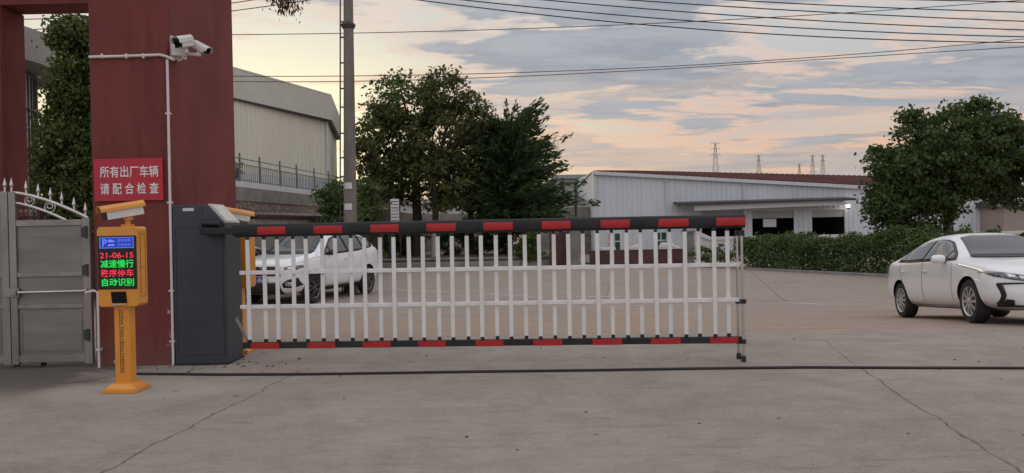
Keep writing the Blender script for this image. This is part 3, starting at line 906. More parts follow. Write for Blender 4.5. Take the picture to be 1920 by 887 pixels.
# ------------------------------------------------------------------ steel gate
def gate_leaf(X0, X1, label, sgn):
    """sgn +1: hinged on the right, arch rising to the left"""
    Y = PF - .02
    t = thing('steel_gate', label, 'gate', ((X0 + X1) / 2, Y, 0), group='steel gate leaves')
    B0 = tuple(t.location)
    Wd = X1 - X0
    xx = (lambda u: X0 + u * Wd) if sgn > 0 else (lambda u: X1 - u * Wd)      # u=0 meeting stile, u=1 hinge stile

    def bx(b, u0, u1, z0, z1, y0, y1):
        a_, c_ = xx(u0), xx(u1)
        b.bounds((min(a_, c_), Y + y0, z0), (max(a_, c_), Y + y1, z1))
    b = MB(base=B0)
    bx(b, 0, .085, .04, 1.78, -.025, .025); bx(b, .905, 1, .04, 1.50, -.025, .025)
    bx(b, .087, .903, 1.43, 1.49, -.022, .022); bx(b, .087, .903, .92, .965, -.02, .02); bx(b, .087, .903, .60, .645, -.02, .02); bx(b, .087, .903, .06, .13, -.022, .022)
    b.build('frame', M['steel'], t, bevel=.004)
    for z0, z1, nm in ((.967, 1.428, 'upper_panel'), (.647, .918, 'middle_panel'), (.132, .598, 'lower_panel')):
        b = MB(base=B0); bx(b, .09, .90, z0, z1, -.004, .008)
        if nm == 'lower_panel': bx(b, .12, .87, .17, .18, -.009, -.0045); bx(b, .12, .13, .181, .56, -.009, -.0045); bx(b, .86, .87, .181, .56, -.009, -.0045)
        b.build(nm, M['steel_panel'], t)

    def arch(u, lo=False):
        if lo: return 1.675 - .20 * (clamp(u / .72, 0, 1)) ** 1.5
        return 1.775 - .285 * u ** 1.55
    for lo, r in ((False, .017), (True, .014)):
        b = MB(base=B0)
        e = .70 if lo else .97
        b.tube([(xx(.05 + (e - .05) * i / 16), Y, arch(.05 + (e - .05) * i / 16, lo)) for i in range(17)], r, 8)
        b.build('arched_rail', M['steel_bright'], t, smooth=40)
    for u in (.03, .21, .36, .51, .65, .80, .94) if sgn > 0 else (.04, .21, .36, .51, .65, .80, .94):
        b = MB(base=B0)
        z = max(arch(u), 1.49) if u > .1 else 1.78
        b.lathe([(.010, z - .01), (.010, z + .05), (.016, z + .055), (.02, z + .07), (.016, z + .085), (.001, z + .145)], 10, Matrix.Translation((xx(u), Y, 0)))
        b.build('spike', M['steel_bright'], t, smooth=40)
    for u in (.25, .50):
        b = MB(base=B0)
        zc2 = (arch(u) + arch(u, True)) / 2
        rr = (arch(u) - arch(u, True)) / 2 - .006
        b.tube([(xx(u) + rr * math.cos(a * math.pi / 9), Y, zc2 + rr * math.sin(a * math.pi / 9)) for a in range(19)], .006, 6)
        b.tube([(xx(u) + rr * .55 * math.cos(a * math.pi / 9), Y, zc2 + .01 + rr * .45 * math.sin(a * math.pi / 9)) for a in range(19)], .005, 6)
        b.build('scroll_ring', M['steel_bright'], t, smooth=40)
    for z in (.33, .98, 1.36):
        b = MB(base=B0); b.lathe([(.001, z - .06), (.017, z - .06), (.017, z + .06), (.001, z + .06)], 10, Matrix.Translation((xx(.955), Y - .03, 0)), cap=False)
        bx(b, .90, .95, z - .05, z + .05, -.034, -.026)
        b.build('hinge', M['dark_metal'], t, smooth=40)
    return t, B0, Y, xx


XR = -4.235
t, B0, Y, xx = gate_leaf(-5.045, XR, 'dull stainless steel gate leaf with arched top rail and spear spikes beside the pillar', 1)
b = MB(base=B0)
zc3 = at(20, 549, Y).z
b.bounds((xx(-.06), Y - .045, zc3 - .045), (xx(.12), Y - .026, zc3 + .045)); b.bounds((xx(.03), Y - .066, zc3 - .025), (xx(.10), Y - .047, zc3 + .025))
b.build('latch', M['steel'], t, bevel=.004)
b = MB(base=B0); b.tube([(xx(.12), Y - .055, zc3 + .004), (xx(.6), Y - .055, zc3 + .006), (xx(.93), Y - .055, zc3 + .008), (xx(.98), Y - .06, zc3 + .02)], .013, 10)
b.build('bolt_bar', M['steel_bright'], t, smooth=40)
gate_leaf(-5.92, -5.053, 'second steel gate leaf cut off by the left picture edge', -1)

# ball topped railing behind the gate
t = thing('ball_railing', 'low red brown railing with round ball tops behind the gate', 'railing', (at(50, 400, 8.9).x, 7.93, 0))
B0 = tuple(t.location)
b = MB(base=B0)
r0, r1 = at(22, 408, 7.93), at(78, 408, 7.93)
b.bounds((r0.x, 7.91, 1.40), (r1.x, 7.95, 1.43)); b.bounds((r0.x, 7.91, 1.515), (r1.x, 7.95, 1.535)); b.bounds((r0.x, 7.91, .1), (r1.x, 7.95, .16))
b.bounds((r1.x - .03, 7.905, -.02), (r1.x, 7.955, 1.62)); b.bounds((r0.x, 7.905, -.02), (r0.x + .03, 7.955, 1.62))
b.build('rail', M['brick'], t)
for px in (30, 39, 49, 58, 68):
    x = at(px, 400, 7.93).x
    b = MB(base=B0); b.tube([(x, 7.93, .165), (x, 7.93, 1.57)], .007, 6)
    b.lathe([(.001, 1.565), (.014, 1.57), (.018, 1.585), (.014, 1.60), (.001, 1.605)], 10, Matrix.Translation((x, 7.93, 0)), cap=False)
    b.build('baluster', M['far_brown'], t, smooth=40)

# round guard house behind the left pillar
t = thing('guard_house', 'round pale guard house with overhanging roof slab behind the left pillar', 'building', (-14.0, 18, -.3))
B0 = tuple(t.location)
RS = (-14.0 - at(93, 110, 18).x) * -1 * .96
GZ = at(92, 130, 18).z
b = MB(base=B0); b.lathe([(RS * .8, -.3), (RS * .8, GZ)], 64, Matrix.Translation((-14.0, 18, 0))); b.build('wall', M['far_wall'], t, smooth=40)
b = MB(base=B0); b.lathe([(RS * .3, GZ + .002), (RS, GZ + .1), (RS * 1.0, GZ + .85), (RS * .3, GZ + .9)], 72, Matrix.Translation((-14.0, 18, 0))); b.build('roof_slab', M['granite'], t, smooth=30)
b = MB(base=B0)
for k in range(40):
    a = -math.pi / 2 + k * .075 - .2
    b.tube([(-14 + math.cos(a) * RS * .805, 18 + math.sin(a) * RS * .805, -.3), (-14 + math.cos(a) * RS * .805, 18 + math.sin(a) * RS * .805, GZ - .02)], .02, 5)
for z in (1.2, 2.3, 3.4, 4.4):
    b.tube([(-14 + math.cos(-1.8 + k * .1) * RS * .81, 18 + math.sin(-1.8 + k * .1) * RS * .81, z) for k in range(32)], .025, 5)
b.build('window_grille', M['dark_metal'], t)

# ------------------------------------------------------------------ payment / recognition posts
def kiosk():
    t = thing('recognition_post', 'orange vehicle recognition post with lit LED screen in front of the maroon pillar', 'parking post', (0, 0, 0), group='orange recognition posts')
    b = MB()
    b.bounds((-.142, -.14, 0), (.142, .14, .035))
    vs = [(-.125, -.125, .035), (.125, -.125, .035), (.125, .125, .035), (-.125, .125, .035), (-.085, -.075, .075), (.085, -.075, .075), (.085, .075, .075), (-.085, .075, .075)]
    b.add(vs, [(0, 3, 2, 1), (4, 5, 6, 7), (0, 1, 5, 4), (1, 2, 6, 5), (2, 3, 7, 6), (3, 0, 4, 7)])
    b.build('base_plate', M['orange'], t, bevel=.006)
    b = MB(); b.bounds((-.066, -.052, .06), (.066, .052, .73)); b.build('column', M['orange'], t, bevel=.008)
    b = MB()
    vs, fs = glyphs('CHINA TIAN HENG PARKING', (-.69, -.008, -.16, .014), lambda u, v: Vector((v, -.0545, -u)))
    b.add([Vector((p.x, p.y, .0 + p.z)) for p in vs], fs)
    b.box((-.0165, -.0535, .425), (.003, .003, .53)); b.build('lettering', M['lettering'], t, fixn=False)
    prof = [(-.170, .745), (-.15, .72), (.15, .72), (.170, .74), (.170, 1.372), (.158, 1.39), (-.155, 1.39), (-.170, 1.365)]
    b = MB(); b.prism(prof, lambda u, v, w_: Vector((u, w_, v)), -.10, .07); b.build('cabinet', M['orange'], t, bevel=.008)
    s = MB(); s.bounds((-.163, -.106, .868), (.163, -.1005, 1.315)); sc = s.build('screen', M['screen'], t, bevel=.002)
    yy = -.108
    mp = lambda u, v: Vector((u, yy, v))
    b = MB(); b.bounds((-.142, -.1075, 1.212), (.142, -.1065, 1.302)); b.build('blue_field', M['led_blue'], sc)
    b = MB()
    for z0, z1, x0, x1 in ((1.297, 1.302, -.142, .142), (1.212, 1.217, -.142, .142), (1.217, 1.297, -.142, -.137), (1.217, 1.297, .137, .142)):
        b.bounds((x0, -.1085, z0), (x1, -.1076, z1))
    vs, fs = glyphs('P', (-.118, 1.226, -.082, 1.288), mp, .02); b.add(vs, fs)
    for f in (((-.074, 1.272), (-.066, 1.284), (-.038, 1.284), (-.028, 1.275), (-.014, 1.272), (-.014, 1.262), (-.074, 1.262)), ((-.074, 1.236), (-.066, 1.246), (-.022, 1.246), (-.014, 1.236), (-.014, 1.230), (-.074, 1.230))):
        b.add([mp(*q) for q in f], [tuple(range(len(f)))])
    for tx, f in (('高清车牌', (.005, 1.262, .118, 1.288)), ('识别系统', (.005, 1.226, .118, 1.252))):
        vs, fs = glyphs(tx, f, mp); b.add(vs, fs)
    b.build('blue_sign_lettering', M['led_pale'], sc, fixn=False)
    for tx, f, mm in (('21-06-15', (-.142, 1.128, .138, 1.176), 'led_red'), ('减速慢行', (-.138, 1.048, .138, 1.115), 'led_green'),
                      ('秩序停车', (-.138, .972, .138, 1.036), 'led_red'), ('自动识别', (-.130, .894, .138, .960), 'led_green')):
        b = MB(); vs, fs = glyphs(tx, f, mp, .012); b.add(vs, fs); b.build('led_text', M[mm], sc, fixn=False)
    b = MB(); b.prism([(-.06, .847), (.066, .847), (.074, .752), (-.05, .752)], lambda u, v, w_: Vector((u, w_, v)), -.108, -.0995); b.build('sensor_window', M['lens'], t, bevel=.003)
    b = MB(); b.bounds((-.05, -.112, .738), (.07, -.0995, .748)); b.build('sensor_lip', M['alu'], t)
    for sx in (-1, 1):
        for sy in (-1, 1):
            b = MB(); b.lathe([(.012, .0352), (.012, .043), (.006, .048), (.001, .048)], 6, Matrix.Translation((sx * .131, sy * .131, 0)), cap=False); b.build('anchor_bolt', M['alu'], t)
    b = MB(); b.bounds((.1705, -.055, .80), (.1722, -.0525, 1.33)); b.bounds((.1705, .030, .80), (.1722, .0325, 1.33)); b.bounds((.1705, -.0522, 1.3275), (.1722, .0298, 1.33)); b.bounds((.1705, -.0522, .80), (.1722, .0298, .8025))
    b.build('door_seam', M['lettering'], t)
    b = MB(); b.lathe([(.011, 0), (.011, .004), (.001, .005)], 12, Matrix.Translation((.1705, -.03, 1.05)) @ Matrix.Rotation(R(90), 4, 'Y'), cap=False); b.build('door_lock', M['alu'], t)
    # camera on top
    b = MB(); b.bounds((.005, -.04, 1.388), (.085, .035, 1.41)); b.tube([(.045, 0, 1.405), (.045, 0, 1.46)], .022, 12); b.box((.05, 0, 1.462), (.06, .06, .03)); b.build('camera_bracket', M['orange'], t, smooth=40)
    c = Vector((.005, -.02, 1.525)); Fm = Matrix.Translation(c) @ frame_from((-.72, -.66, -.17))
    L, Wd, Hh = .31, .125, .11
    b = MB(M=Fm)
    b.prism([(-Wd / 2, -Hh / 2), (Wd / 2, -Hh / 2), (Wd / 2, Hh * .3), (Wd / 2 - .025, Hh / 2), (-Wd / 2 + .025, Hh / 2), (-Wd / 2, Hh * .3)], lambda u, v, w_: Vector((w_, u, v)), -L / 2, L / 2 - .02)
    h = b.build('camera_housing', M['cctv'], t)
    b = MB(M=Fm)
    b.prism([(-Wd / 2 - .014, Hh * .1), (-Wd / 2 - .01, Hh * .34), (-Wd / 2 + .024, Hh / 2 + .01), (Wd / 2 - .024, Hh / 2 + .01), (Wd / 2 + .01, Hh * .34), (Wd / 2 + .014, Hh * .1),
             (Wd / 2 + .008, Hh * .1), (Wd / 2 + .004, Hh * .32), (Wd / 2 - .026, Hh / 2 + .004), (-Wd / 2 + .026, Hh / 2 + .004), (-Wd / 2 - .004, Hh * .32), (-Wd / 2 - .008, Hh * .1)],
            lambda u, v, w_: Vector((w_, u, v)), -L / 2 - .02, L / 2 + .022)
    b.build('sun_hood', M['orange'], h)
    b = MB(M=Fm); b.box((L / 2 - .016, 0, -.002), (.012, Wd * .92, Hh * .94)); b.build('lens', M['lens'], h)
    return t


k1 = kiosk(); k1.location = (-3.30, 6.56, 0); k1.rotation_euler = (0, 0, 0)
kp = at(473, 500, 8.5)
dup(k1, (kp.x - .185, 8.56, 0), math.pi, 'second orange recognition post mostly hidden behind the dark barrier cabinet, facing the yard')

# ------------------------------------------------------------------ barrier
BA, BB = Vector((at(330, 685, 7.75).x, 7.62, 0)), Vector((at(1400, 640, 7.40).x, 7.40, 0))
PA, PB = (at(460, 640, 7.66).x, 7.66), (at(1400, 640, 7.40).x, 7.40)
cx0, cx1 = at(329, 685, 7.78).x, at(428, 686, 7.78).x
t = thing('barrier_gate', 'dark barrier cabinet with a closed red and black boom and white hanging fence', 'barrier', ((cx0 + cx1) / 2, 8.0, 0))
B0 = tuple(t.location)
ztop = at(360, 384, 7.78).z
xs1, zs1 = at(388, 385, 7.78).x, at(430, 419, 7.78).z
prof = [(cx0, -.02), (cx1, -.02), (cx1, zs1), (xs1, ztop), (cx0, ztop)]
b = MB(base=B0); b.prism(prof, lambda u, v, w_: Vector((u, w_, v)), 7.78, 8.22); cab = b.build('cabinet', M['charcoal'], t, bevel=.008)
# slanted display on the chamfer
dv = Vector((cx1 - xs1, 0, zs1 - ztop)); dl = dv.length; dn2 = dv.normalized(); nn = Vector((-dn2.z, 0, dn2.x))
if nn.z < 0: nn = -nn
def slab(name, m, u0, u1, y0, y1, h0, h1, par):
    b = MB(base=B0)
    o3 = Vector((xs1, 0, ztop))
    vs = []
    for h in (h0, h1):
        for u, y in ((u0, y0), (u1, y0), (u1, y1), (u0, y1)):
            q = o3 + dn2 * (u * dl) + nn * h; vs.append((q.x, y, q.z))
    b.add(vs, [(0, 3, 2, 1), (4, 5, 6, 7), (0, 1, 5, 4), (1, 2, 6, 5), (2, 3, 7, 6), (3, 0, 4, 7)])
    return b.build(name, m, par)
slab('display_frame', M['alu'], .0, .97, 7.80, 8.20, .001, .014, t)
slab('display_glass', M['panel_glass'], .05, .90, 7.83, 8.15, .015, .018, t)
b = MB(base=B0); b.box(at(353, 393, 7.776), (.11, .004, .03)); b.build('name_label', M['paper'], cab)
b = MB(base=B0); b.box(at(376, 394, 7.776), (.033, .006, .05)); b.build('key_lock', M['dark_metal'], cab)
for zq in (.10, 1.38):
    b = MB(base=B0); b.bounds((cx0 + .03, 7.7775, zq), (cx1 - .03, 7.7799, zq + .004)); b.build('door_seam', M['black'], cab)
for xq in (cx0 + .03, cx1 - .034):
    b = MB(base=B0); b.bounds((xq, 7.7775, .1042), (xq + .004, 7.7799, 1.3798)); b.build('door_seam', M['black'], cab)
b = MB(base=B0); b.bounds((cx0 - .01, 7.765, -.02), (cx1 + .01, 8.235, .018)); b.build('base_flange', M['black'], cab)
b = MB(base=B0); c0, c1 = at(380, 419, 7.72), at(412, 420, 7.72); b.tube([c0, c1], [.04, .034], 14); b.build('counterweight', M['black'], t, smooth=40)
ZA, ZBAR, ZR1, ZR2 = 1.342, .206, .926, .588
b = MB(base=B0)
q0, q1 = at(378, 432, 7.69), at(462, 431, 7.67)
b.bounds((q0.x, 7.62, ZA - .03), (q1.x, 7.775, ZA + .035)); b.box((q1.x - .04, 7.68, ZA), (.18, .10, .10)); b.build('boom_clamp', M['black_arm'], t, bevel=.008)
A3, B3 = Vector((PA[0] - .02, PA[1], ZA)), Vector((PB[0], PB[1], ZA))
along = (B3 - A3); LB = along.length; along.normalize(); per = Vector((along.y, -along.x, 0))   # towards the camera
def arm_prism(b, poly, u0, u1, zc_):
    base = Vector((A3.x, A3.y, zc_))
    b.prism(poly, lambda p, q, w_: base + along * w_ + per * p + Vector((0, 0, q)), u0, u1)
oval = [(.034 * math.cos(a * math.pi / 10), .064 * math.copysign(abs(math.sin(a * math.pi / 10)) ** .7, math.sin(a * math.pi / 10))) for a in range(20)]
b = MB(base=B0); arm_prism(b, oval, -.05, LB, ZA); arm = b.build('boom_arm', M['black_arm'], t, smooth=40)
def upos(px, z):
    p_ = on_line(px, 430, PA, PB); return (Vector((p_.x, p_.y, 0)) - Vector((A3.x, A3.y, 0))).dot(along)
for x0, x1 in ((485, 537), (590, 643), (696, 749), (801, 855), (907, 962), (1016, 1070), (1126, 1180), (1234, 1290), (1342, 1400)):
    b = MB(base=B0); u0, u1 = upos(x0, 0), min(upos(x1, 0), LB - .002)
    pl2 = [(.0365 * math.cos(a * .1), .038 * (a / 5)) for a in range(-5, 6)] + [(.030, .038), (.030, -.038)]
    arm_prism(b, pl2, u0, u1, ZA - .003); b.build('red_reflector', M['red'], arm)
b = MB(base=B0); arm_prism(b, [(-.024, -.031), (.024, -.031), (.024, .031), (-.024, .031)], 0, LB - .045, ZBAR); bar = b.build('bottom_bar', M['black_arm'], t, bevel=.006)
for x0, x1 in ((468, 520), (573, 625), (677, 729), (781, 832), (888, 940), (996, 1050), (1107, 1162), (1216, 1272), (1327, 1380)):
    b = MB(base=B0); arm_prism(b, [(-.026, -.0335), (.0265, -.0335), (.0265, .024), (.0245, .026), (.0245, -.0315), (-.026, -.0315)], max(upos(x0, 0), .005), min(upos(x1, 0), LB - .05), ZBAR); b.build('red_reflector', M['red'], bar)
for z in (ZR1, ZR2):
    b = MB(base=B0); arm_prism(b, [(-.012, -.0195), (.012, -.0195), (.012, .0195), (-.012, .0195)], -.02, LB - (.02 if z == ZR1 else .05), z); b.build('rail', M['white_slat'], t, bevel=.004)
for i in range(34):
    px = 465.5 + i * 27.24
    u = upos(px, 0); front = (i % 2 == 0)
    yo = .024 if front else -.024
    ctr = Vector((A3.x, A3.y, 0)) + along * u + per * yo
    ang = math.atan2(along.y, along.x)
    b = MB(base=B0); b.box((ctr.x, ctr.y, (.263 + 1.252) / 2), (.039, .018, 1.252 - .263), ang + rng.uniform(-.05, .05), Matrix.Rotation(ang, 4, 'Z') @ Matrix.Rotation(rng.uniform(-.006, .006), 4, 'Y')); sl = b.build('slat', M['white_slat'], t, bevel=.004)
    b = MB(base=B0); b.box((ctr.x, ctr.y, 1.2685), (.030, .016, .036), ang); b.build('pivot', M['black'], sl)
    b = MB(base=B0); b.box((ctr.x, ctr.y, .250), (.034, .022, .032), ang); b.build('pivot', M['black'], sl)
# end legs
for k, (px, yb, f0, nm) in enumerate(((1384, 667, 7.52, 'support_leg'), (1393, 677, 7.36, 'support_leg'))):
    b = MB(base=B0)
    tp, ft = at(px - 3, 432, f0), at(px + 1.5, yb, f0)
    ft.z = max(ft.z, .0)
    b.tube([tp, (ft.x, ft.y, .03)], .0125, 10); lg = b.build('support_leg', M['alu'], t, smooth=40)
    b = MB(base=B0); b.lathe([(.001, .0), (.024, .0), (.024, .045), (.017, .06), (.001, .06)], 12, Matrix.Translation((ft.x, ft.y, 0)), cap=False); b.build('rubber_foot', M['black'], lg, smooth=40)
    for qx, qy, sz in ((px, 565, (.045, .06, .042)), (px, 640, (.045, .06, .042)), (px - 2, 437, (.034, .05, .05))):
        b = MB(base=B0); b.box(at(qx, qy, f0), sz); b.build('clamp', M['black'], lg)
# lower link
b = MB(base=B0); l0, l1 = at(443, 598, 7.74), at(466, 641, 7.68)
b.tube([at(447, 597, 7.76), l0, l1, at(474, 645, 7.67)], [.02, .016, .014, .014], 8); b.build('link_rod', M['fence_grey'], t, smooth=40)

# speed cable across the gateway
b = MB(base=(0, 7.2, 0))
pts = []
for px, py in ((245, 704), (420, 705.5), (560, 705), (700, 703.5), (900, 700.5), (1100, 697.5), (1300, 694.5), (1500, 692.5), (1700, 693), (1920, 694), (2200, 697)):
    q = hit(px, py - 1); pts.append((q.x, q.y, .011))
b.tube(pts, .0125, 8, sx=1.4)
props(b.build('ground_cable', M['rubber'], smooth=60), 'long black rubber cable lying across the gateway concrete', 'cable')

b = MB()
for k in range(95):
    if k < 45: x, y = rng.normal(-2.9, .35), rng.normal(7.75, .22)
    else: x, y = rng.uniform(-6, 6), rng.uniform(3.2, 9)
    r_ = rng.uniform(.004, .012) * (1.4 if k < 45 else 1)
    b.lathe([(.001, -.002), (r_, 0), (r_ * .8, r_ * .7), (.001, r_)], 5, Matrix.Translation((x, y, gz(x, y))) @ Matrix.Diagonal((1.3, .8, 1, 1)), cap=False)
props(b.build('grit', M['soil']), 'loose dark grit and pebbles scattered over the gateway concrete', 'grit', kind='stuff')

# ------------------------------------------------------------------ utility pole and wires
pb_, ptp = at(657, 430, 21), at(653, 0, 21)
t = thing('utility_pole', 'tall round concrete utility pole with steel collar and pasted notices', 'pole', (pb_.x, 21, gz(pb_.x, 21)))
B0 = tuple(t.location)
dirp = (ptp - pb_); 
P0 = pb_ + dirp * ((gz(pb_.x, 21) - .1 - pb_.z) / dirp.z); P1 = pb_ + dirp * ((10.5 - pb_.z) / dirp.z)
b = MB(base=B0); b.tube([P0.lerp(P1, i / 8) for i in range(9)], [.195 - .0115 * i for i in range(9)], 20); b.build('shaft', M['pole'], t, smooth=60)
cz = at(653, 48, 21)
b = MB(base=B0); b.lathe([(.13, -.1), (.17, -.07), (.17, -.03), (.195, -.02), (.195, .03), (.16, .06), (.12, .1)], 20, Matrix.Translation(cz)); b.build('collar', M['dark_metal'], t, smooth=35)
for py, w_ in ((349, 12), (388, 12)):
    b = MB(base=B0); c = at(652, py, 21); vs = []
    for i in range(7):
        a = -math.pi / 2 - .75 + i * .2
        for h in (-.085, .085): vs.append((c.x + .07 + math.cos(a) * .1905, 21 + math.sin(a) * .1905 , c.z + h))
    b.add(vs, [(2 * i, 2 * i + 2, 2 * i + 3, 2 * i + 1) for i in range(6)]); b.build('notice', M['paper'], t)
b = MB(base=B0); b.tube([at(638 + .0 * k, -30 + k * 115, 20.9) for k in range(5)] + [(at(640, 430, 20.9).x, 20.9, gz(-4.6, 21))], .02, 6); b.build('down_cable', M['cable'], t)
for py in (41, 70, 118, 166, 201, 250, 296, 331):
    b = MB(base=B0); b.tube([at(637, py, 20.92), at(648, py, 20.92)], .022, 6); b.build('cable_bracket', M['dark_metal'], t)

WG1, WG2, WG3 = 'thick overhead wires sloping down to the right', 'thin overhead wires rising to the right', 'overhead wires at the top left'
def wire(pts, Y, r, label, group):
    """smooth curve through three picture points at one distance, run on well past the frame"""
    p = [at(x, y, Y) for x, y in pts]
    X = [q.x for q in p]; Z = [q.z for q in p]
    co = np.polyfit(X, Z, len(p) - 1)
    b = MB(base=(p[1].x, Y, p[1].z))
    xa, xb = X[0], X[-1]
    ext = 45
    ln = [(x, Y, float(np.polyval(co, x))) for x in np.linspace(xa, xb, 30)]
    s0 = (ln[1][2] - ln[0][2]) / (ln[1][0] - ln[0][0]); s1 = (ln[-1][2] - ln[-2][2]) / (ln[-1][0] - ln[-2][0])
    ln = [(xa - ext, Y, ln[0][2] - s0 * ext)] + ln + [(xb + ext, Y, ln[-1][2] + s1 * ext)]
    b.tube(ln, r, 6)
    props(b.build('overhead_wire', M['cable'], smooth=60), label, 'wire', group)


W_ = [(((785, 0), (1180, 44), (1920, 80)), 'lowest of the thick wires sloping down to the right'), (((870, 0), (1180, 30), (1920, 69)), 'second lowest thick wire sloping down to the right'),
      (((1022, 0), (1180, 14), (1920, 56)), 'third thick wire up from the lowest, sloping down right'), (((1180, 0), (1550, 23), (1920, 40)), 'fourth thick wire up from the lowest, sloping down right'),
      (((1370, 0), (1650, 14), (1920, 23)), 'fifth thick wire up from the lowest, near the top right'), (((1740, 0), (1830, 2), (1920, 4)), 'topmost short stretch of thick wire at the top right corner')]
for i, (p_, l) in enumerate(W_): wire(p_, 26, .019, l, WG1)
wire(((440, 65), (1180, 46), (1870, 4)), 22, .011, 'highest thin wire, passing in front of the pole collar and rising right', WG2)
wire(((440, 143), (1180, 128), (1560, 105), (1920, 73)), 22, .011, 'upper of two close thin wires over the tree tops', WG2)
wire(((440, 153), (1180, 133), (1560, 110), (1920, 88)), 22.3, .011, 'lower of two close thin wires over the tree tops', WG2)
wire(((50, 36), (440, 5), (480, -1)), 26, .015, 'upper wire crossing the top left gap between the pillars', WG3)
wire(((50, 56), (440, 20), (580, 0)), 26, .015, 'lower wire crossing the top left, past the hanging red leaves', WG3)

# drooping creeper spray at the top edge
t = thing('creeper', 'drooping spray of reddish leaves hanging into the sky left of the pole', 'plant', (-3.5, 9.0, 6.0))
B0 = tuple(t.location)
tip = at(537, 8, 9.0)
b = MB(base=B0); st_ = [Vector((-3.6, 9.0, 6.0)), Vector((-3.1, 9.0, 6.25)), Vector((tip.x - .05, 9.0, 5.6)), Vector((tip.x, 9.0, tip.z + .35)), tip]
b.tube(st_, [.03, .025, .018, .012, .006], 6); b.build('stem', M['bark'], t)
P = []
for q, r, n in ((tip, .085, 110), (tip + Vector((.0, 0, .10)), .13, 200), (tip + Vector((0, 0, .28)), .16, 160), (tip + Vector((0, 0, .6)), .13, 120), (st_[2], .14, 90)):
    P.append(np.array([*q]) + rng.normal(size=(n, 3)) * r * .8)
ax = np.tile(np.array([0, 0, -1.0]), (sum(map(len, P)), 1))
leaf_object('foliage', leaf_arrays(np.concatenate(P), .07, .02, ax), M['leaf_red'], t, B0)

# ------------------------------------------------------------------ beige warehouse, fence and walls on the left
def corr(b, p0, p1, zb, zt0, zt1, pitch=.25, depth=.035, zb1=None):
    """ribbed sheet wall from p0 to p1 (2D), top running from zt0 to zt1"""
    p0, p1 = Vector((*p0, 0)), Vector((*p1, 0)); L = (p1 - p0).length; d = (p1 - p0) / L
    nrm = Vector((d.y, -d.x, 0))
    zb1 = zb if zb1 is None else zb1
    us = []
    n = max(1, int(L / pitch))
    for i in range(n):
        a = i / n; w_ = 1 / n
        us += [(a, 0), (a + w_ * .55, 0), (a + w_ * .62, 1), (a + w_ * .93, 1)]
    us.append((1, 0))
    vs, fs = [], []
    for u, k in us:
        q = p0 + d * (u * L) + nrm * (depth * k)
        vs.append((q.x, q.y, zb + (zb1 - zb) * u)); vs.append((q.x, q.y, zt0 + (zt1 - zt0) * u))
    fs = [(2 * i, 2 * i + 2, 2 * i + 3, 2 * i + 1) for i in range(len(us) - 1)]
    b.add(vs, fs)


K1 = at(440, 128, 30); K2 = at(621, 180, 36.3); K3 = at(638, 222, 43.5)
d12 = (K2 - K1); KA = K1 - d12 * .6
zt = (K1.z + K2.z) / 2
ze = (at(440, 186, 30).z + at(620, 226, 36.3).z) / 2
t = thing('warehouse', 'beige corrugated warehouse with a deep overhanging upper band on the left', 'building', (K2.x, K2.y, ZT))
B0 = tuple(t.location)
fp = [(KA.x, KA.y), (K2.x, K2.y), (K3.x, K3.y), (K3.x - 4, K3.y + 2), (KA.x - 2.0, KA.y + 9)]
cxm = sum(q[0] for q in fp) / 5; cym = sum(q[1] for q in fp) / 5
inn = [(cxm + (q[0] - cxm) * .955, cym + (q[1] - cym) * .985) for q in fp]
inn[0] = fp[0]; inn[1] = (K2.x - .28, K2.y + .15); inn[2] = (K3.x - .28, K3.y)
b = MB(base=B0)
for i in range(5):
    a_, c_ = inn[i], inn[(i + 1) % 5]
    corr(b, a_, c_, ZT - .1, ze, ze, .3, .04)
b.build('wall', M['beige_metal'], t, fixn=False)
b = MB(base=B0)
for i in range(5):
    corr(b, fp[i], fp[(i + 1) % 5], ze + .03, zt, zt, .22, .02)
b.build('upper_band', M['beige_upper'], t, fixn=False)
b = MB(base=B0); b.prism(fp, lambda u, v, w_: Vector((u, v, w_)), zt - .05, zt + .06); b.build('roof', M['beige_upper'], t)
b = MB(base=B0); b.prism(fp, lambda u, v, w_: Vector((u, v, w_)), ze - .035, ze + .028); b.build('eave_soffit', M['dark_metal'], t)
b = MB(base=B0)
for a_, c_ in ((inn[0], inn[1]), (inn[1], inn[2])):
    a2, c2 = Vector((*a_, 0)), Vector((*c_, 0)); ang = math.atan2(c2.y - a2.y, c2.x - a2.x); q = (a2 + c2) / 2; d = (c2 - a2).normalized()
    q += Vector((d.y, -d.x, 0)) * .06
    b.box((q.x, q.y, ZT + .55), ((c2 - a2).length, .06, 1.2), ang)
b.build('plinth', M['white_trim'], t)
b = MB(base=B0); c = Vector((inn[1][0] + .03, inn[1][1] - .12, 0)); b.tube([(c.x, c.y, ZT - .1), (c.x, c.y, ze)], .07, 8); b.build('downpipe', M['white_trim'], t, smooth=60)

# retaining wall (stone + concrete band), parapet
ang = math.atan2(wd.y, wd.x); LW = (WB - WA).length; WM = (WA + WB) / 2
zb1_ = at(520, 384, 24.5).z
t = thing('retaining_wall', 'rubble stone retaining wall with grey concrete band behind the barrier cabinet', 'wall', (WM.x, WM.y, -.4))
B0 = tuple(t.location)
b = MB(base=B0); b.box((WM.x, WM.y, (zb1_ - .5) / 2), (LW, .4, zb1_ + .5), ang); b.build('stone_face', M['stone'], t)
b = MB(base=B0); b.box((WM.x, WM.y, (zb1_ + .003 + ZT) / 2), (LW, .46, ZT - zb1_ - .003), ang); b.build('concrete_band', M['concrete'], t)
b = MB(base=B0); b.box((WM.x, WM.y, ZT + .085), (LW, .3, .165), ang); b.build('parapet', M['white_wall'], t)
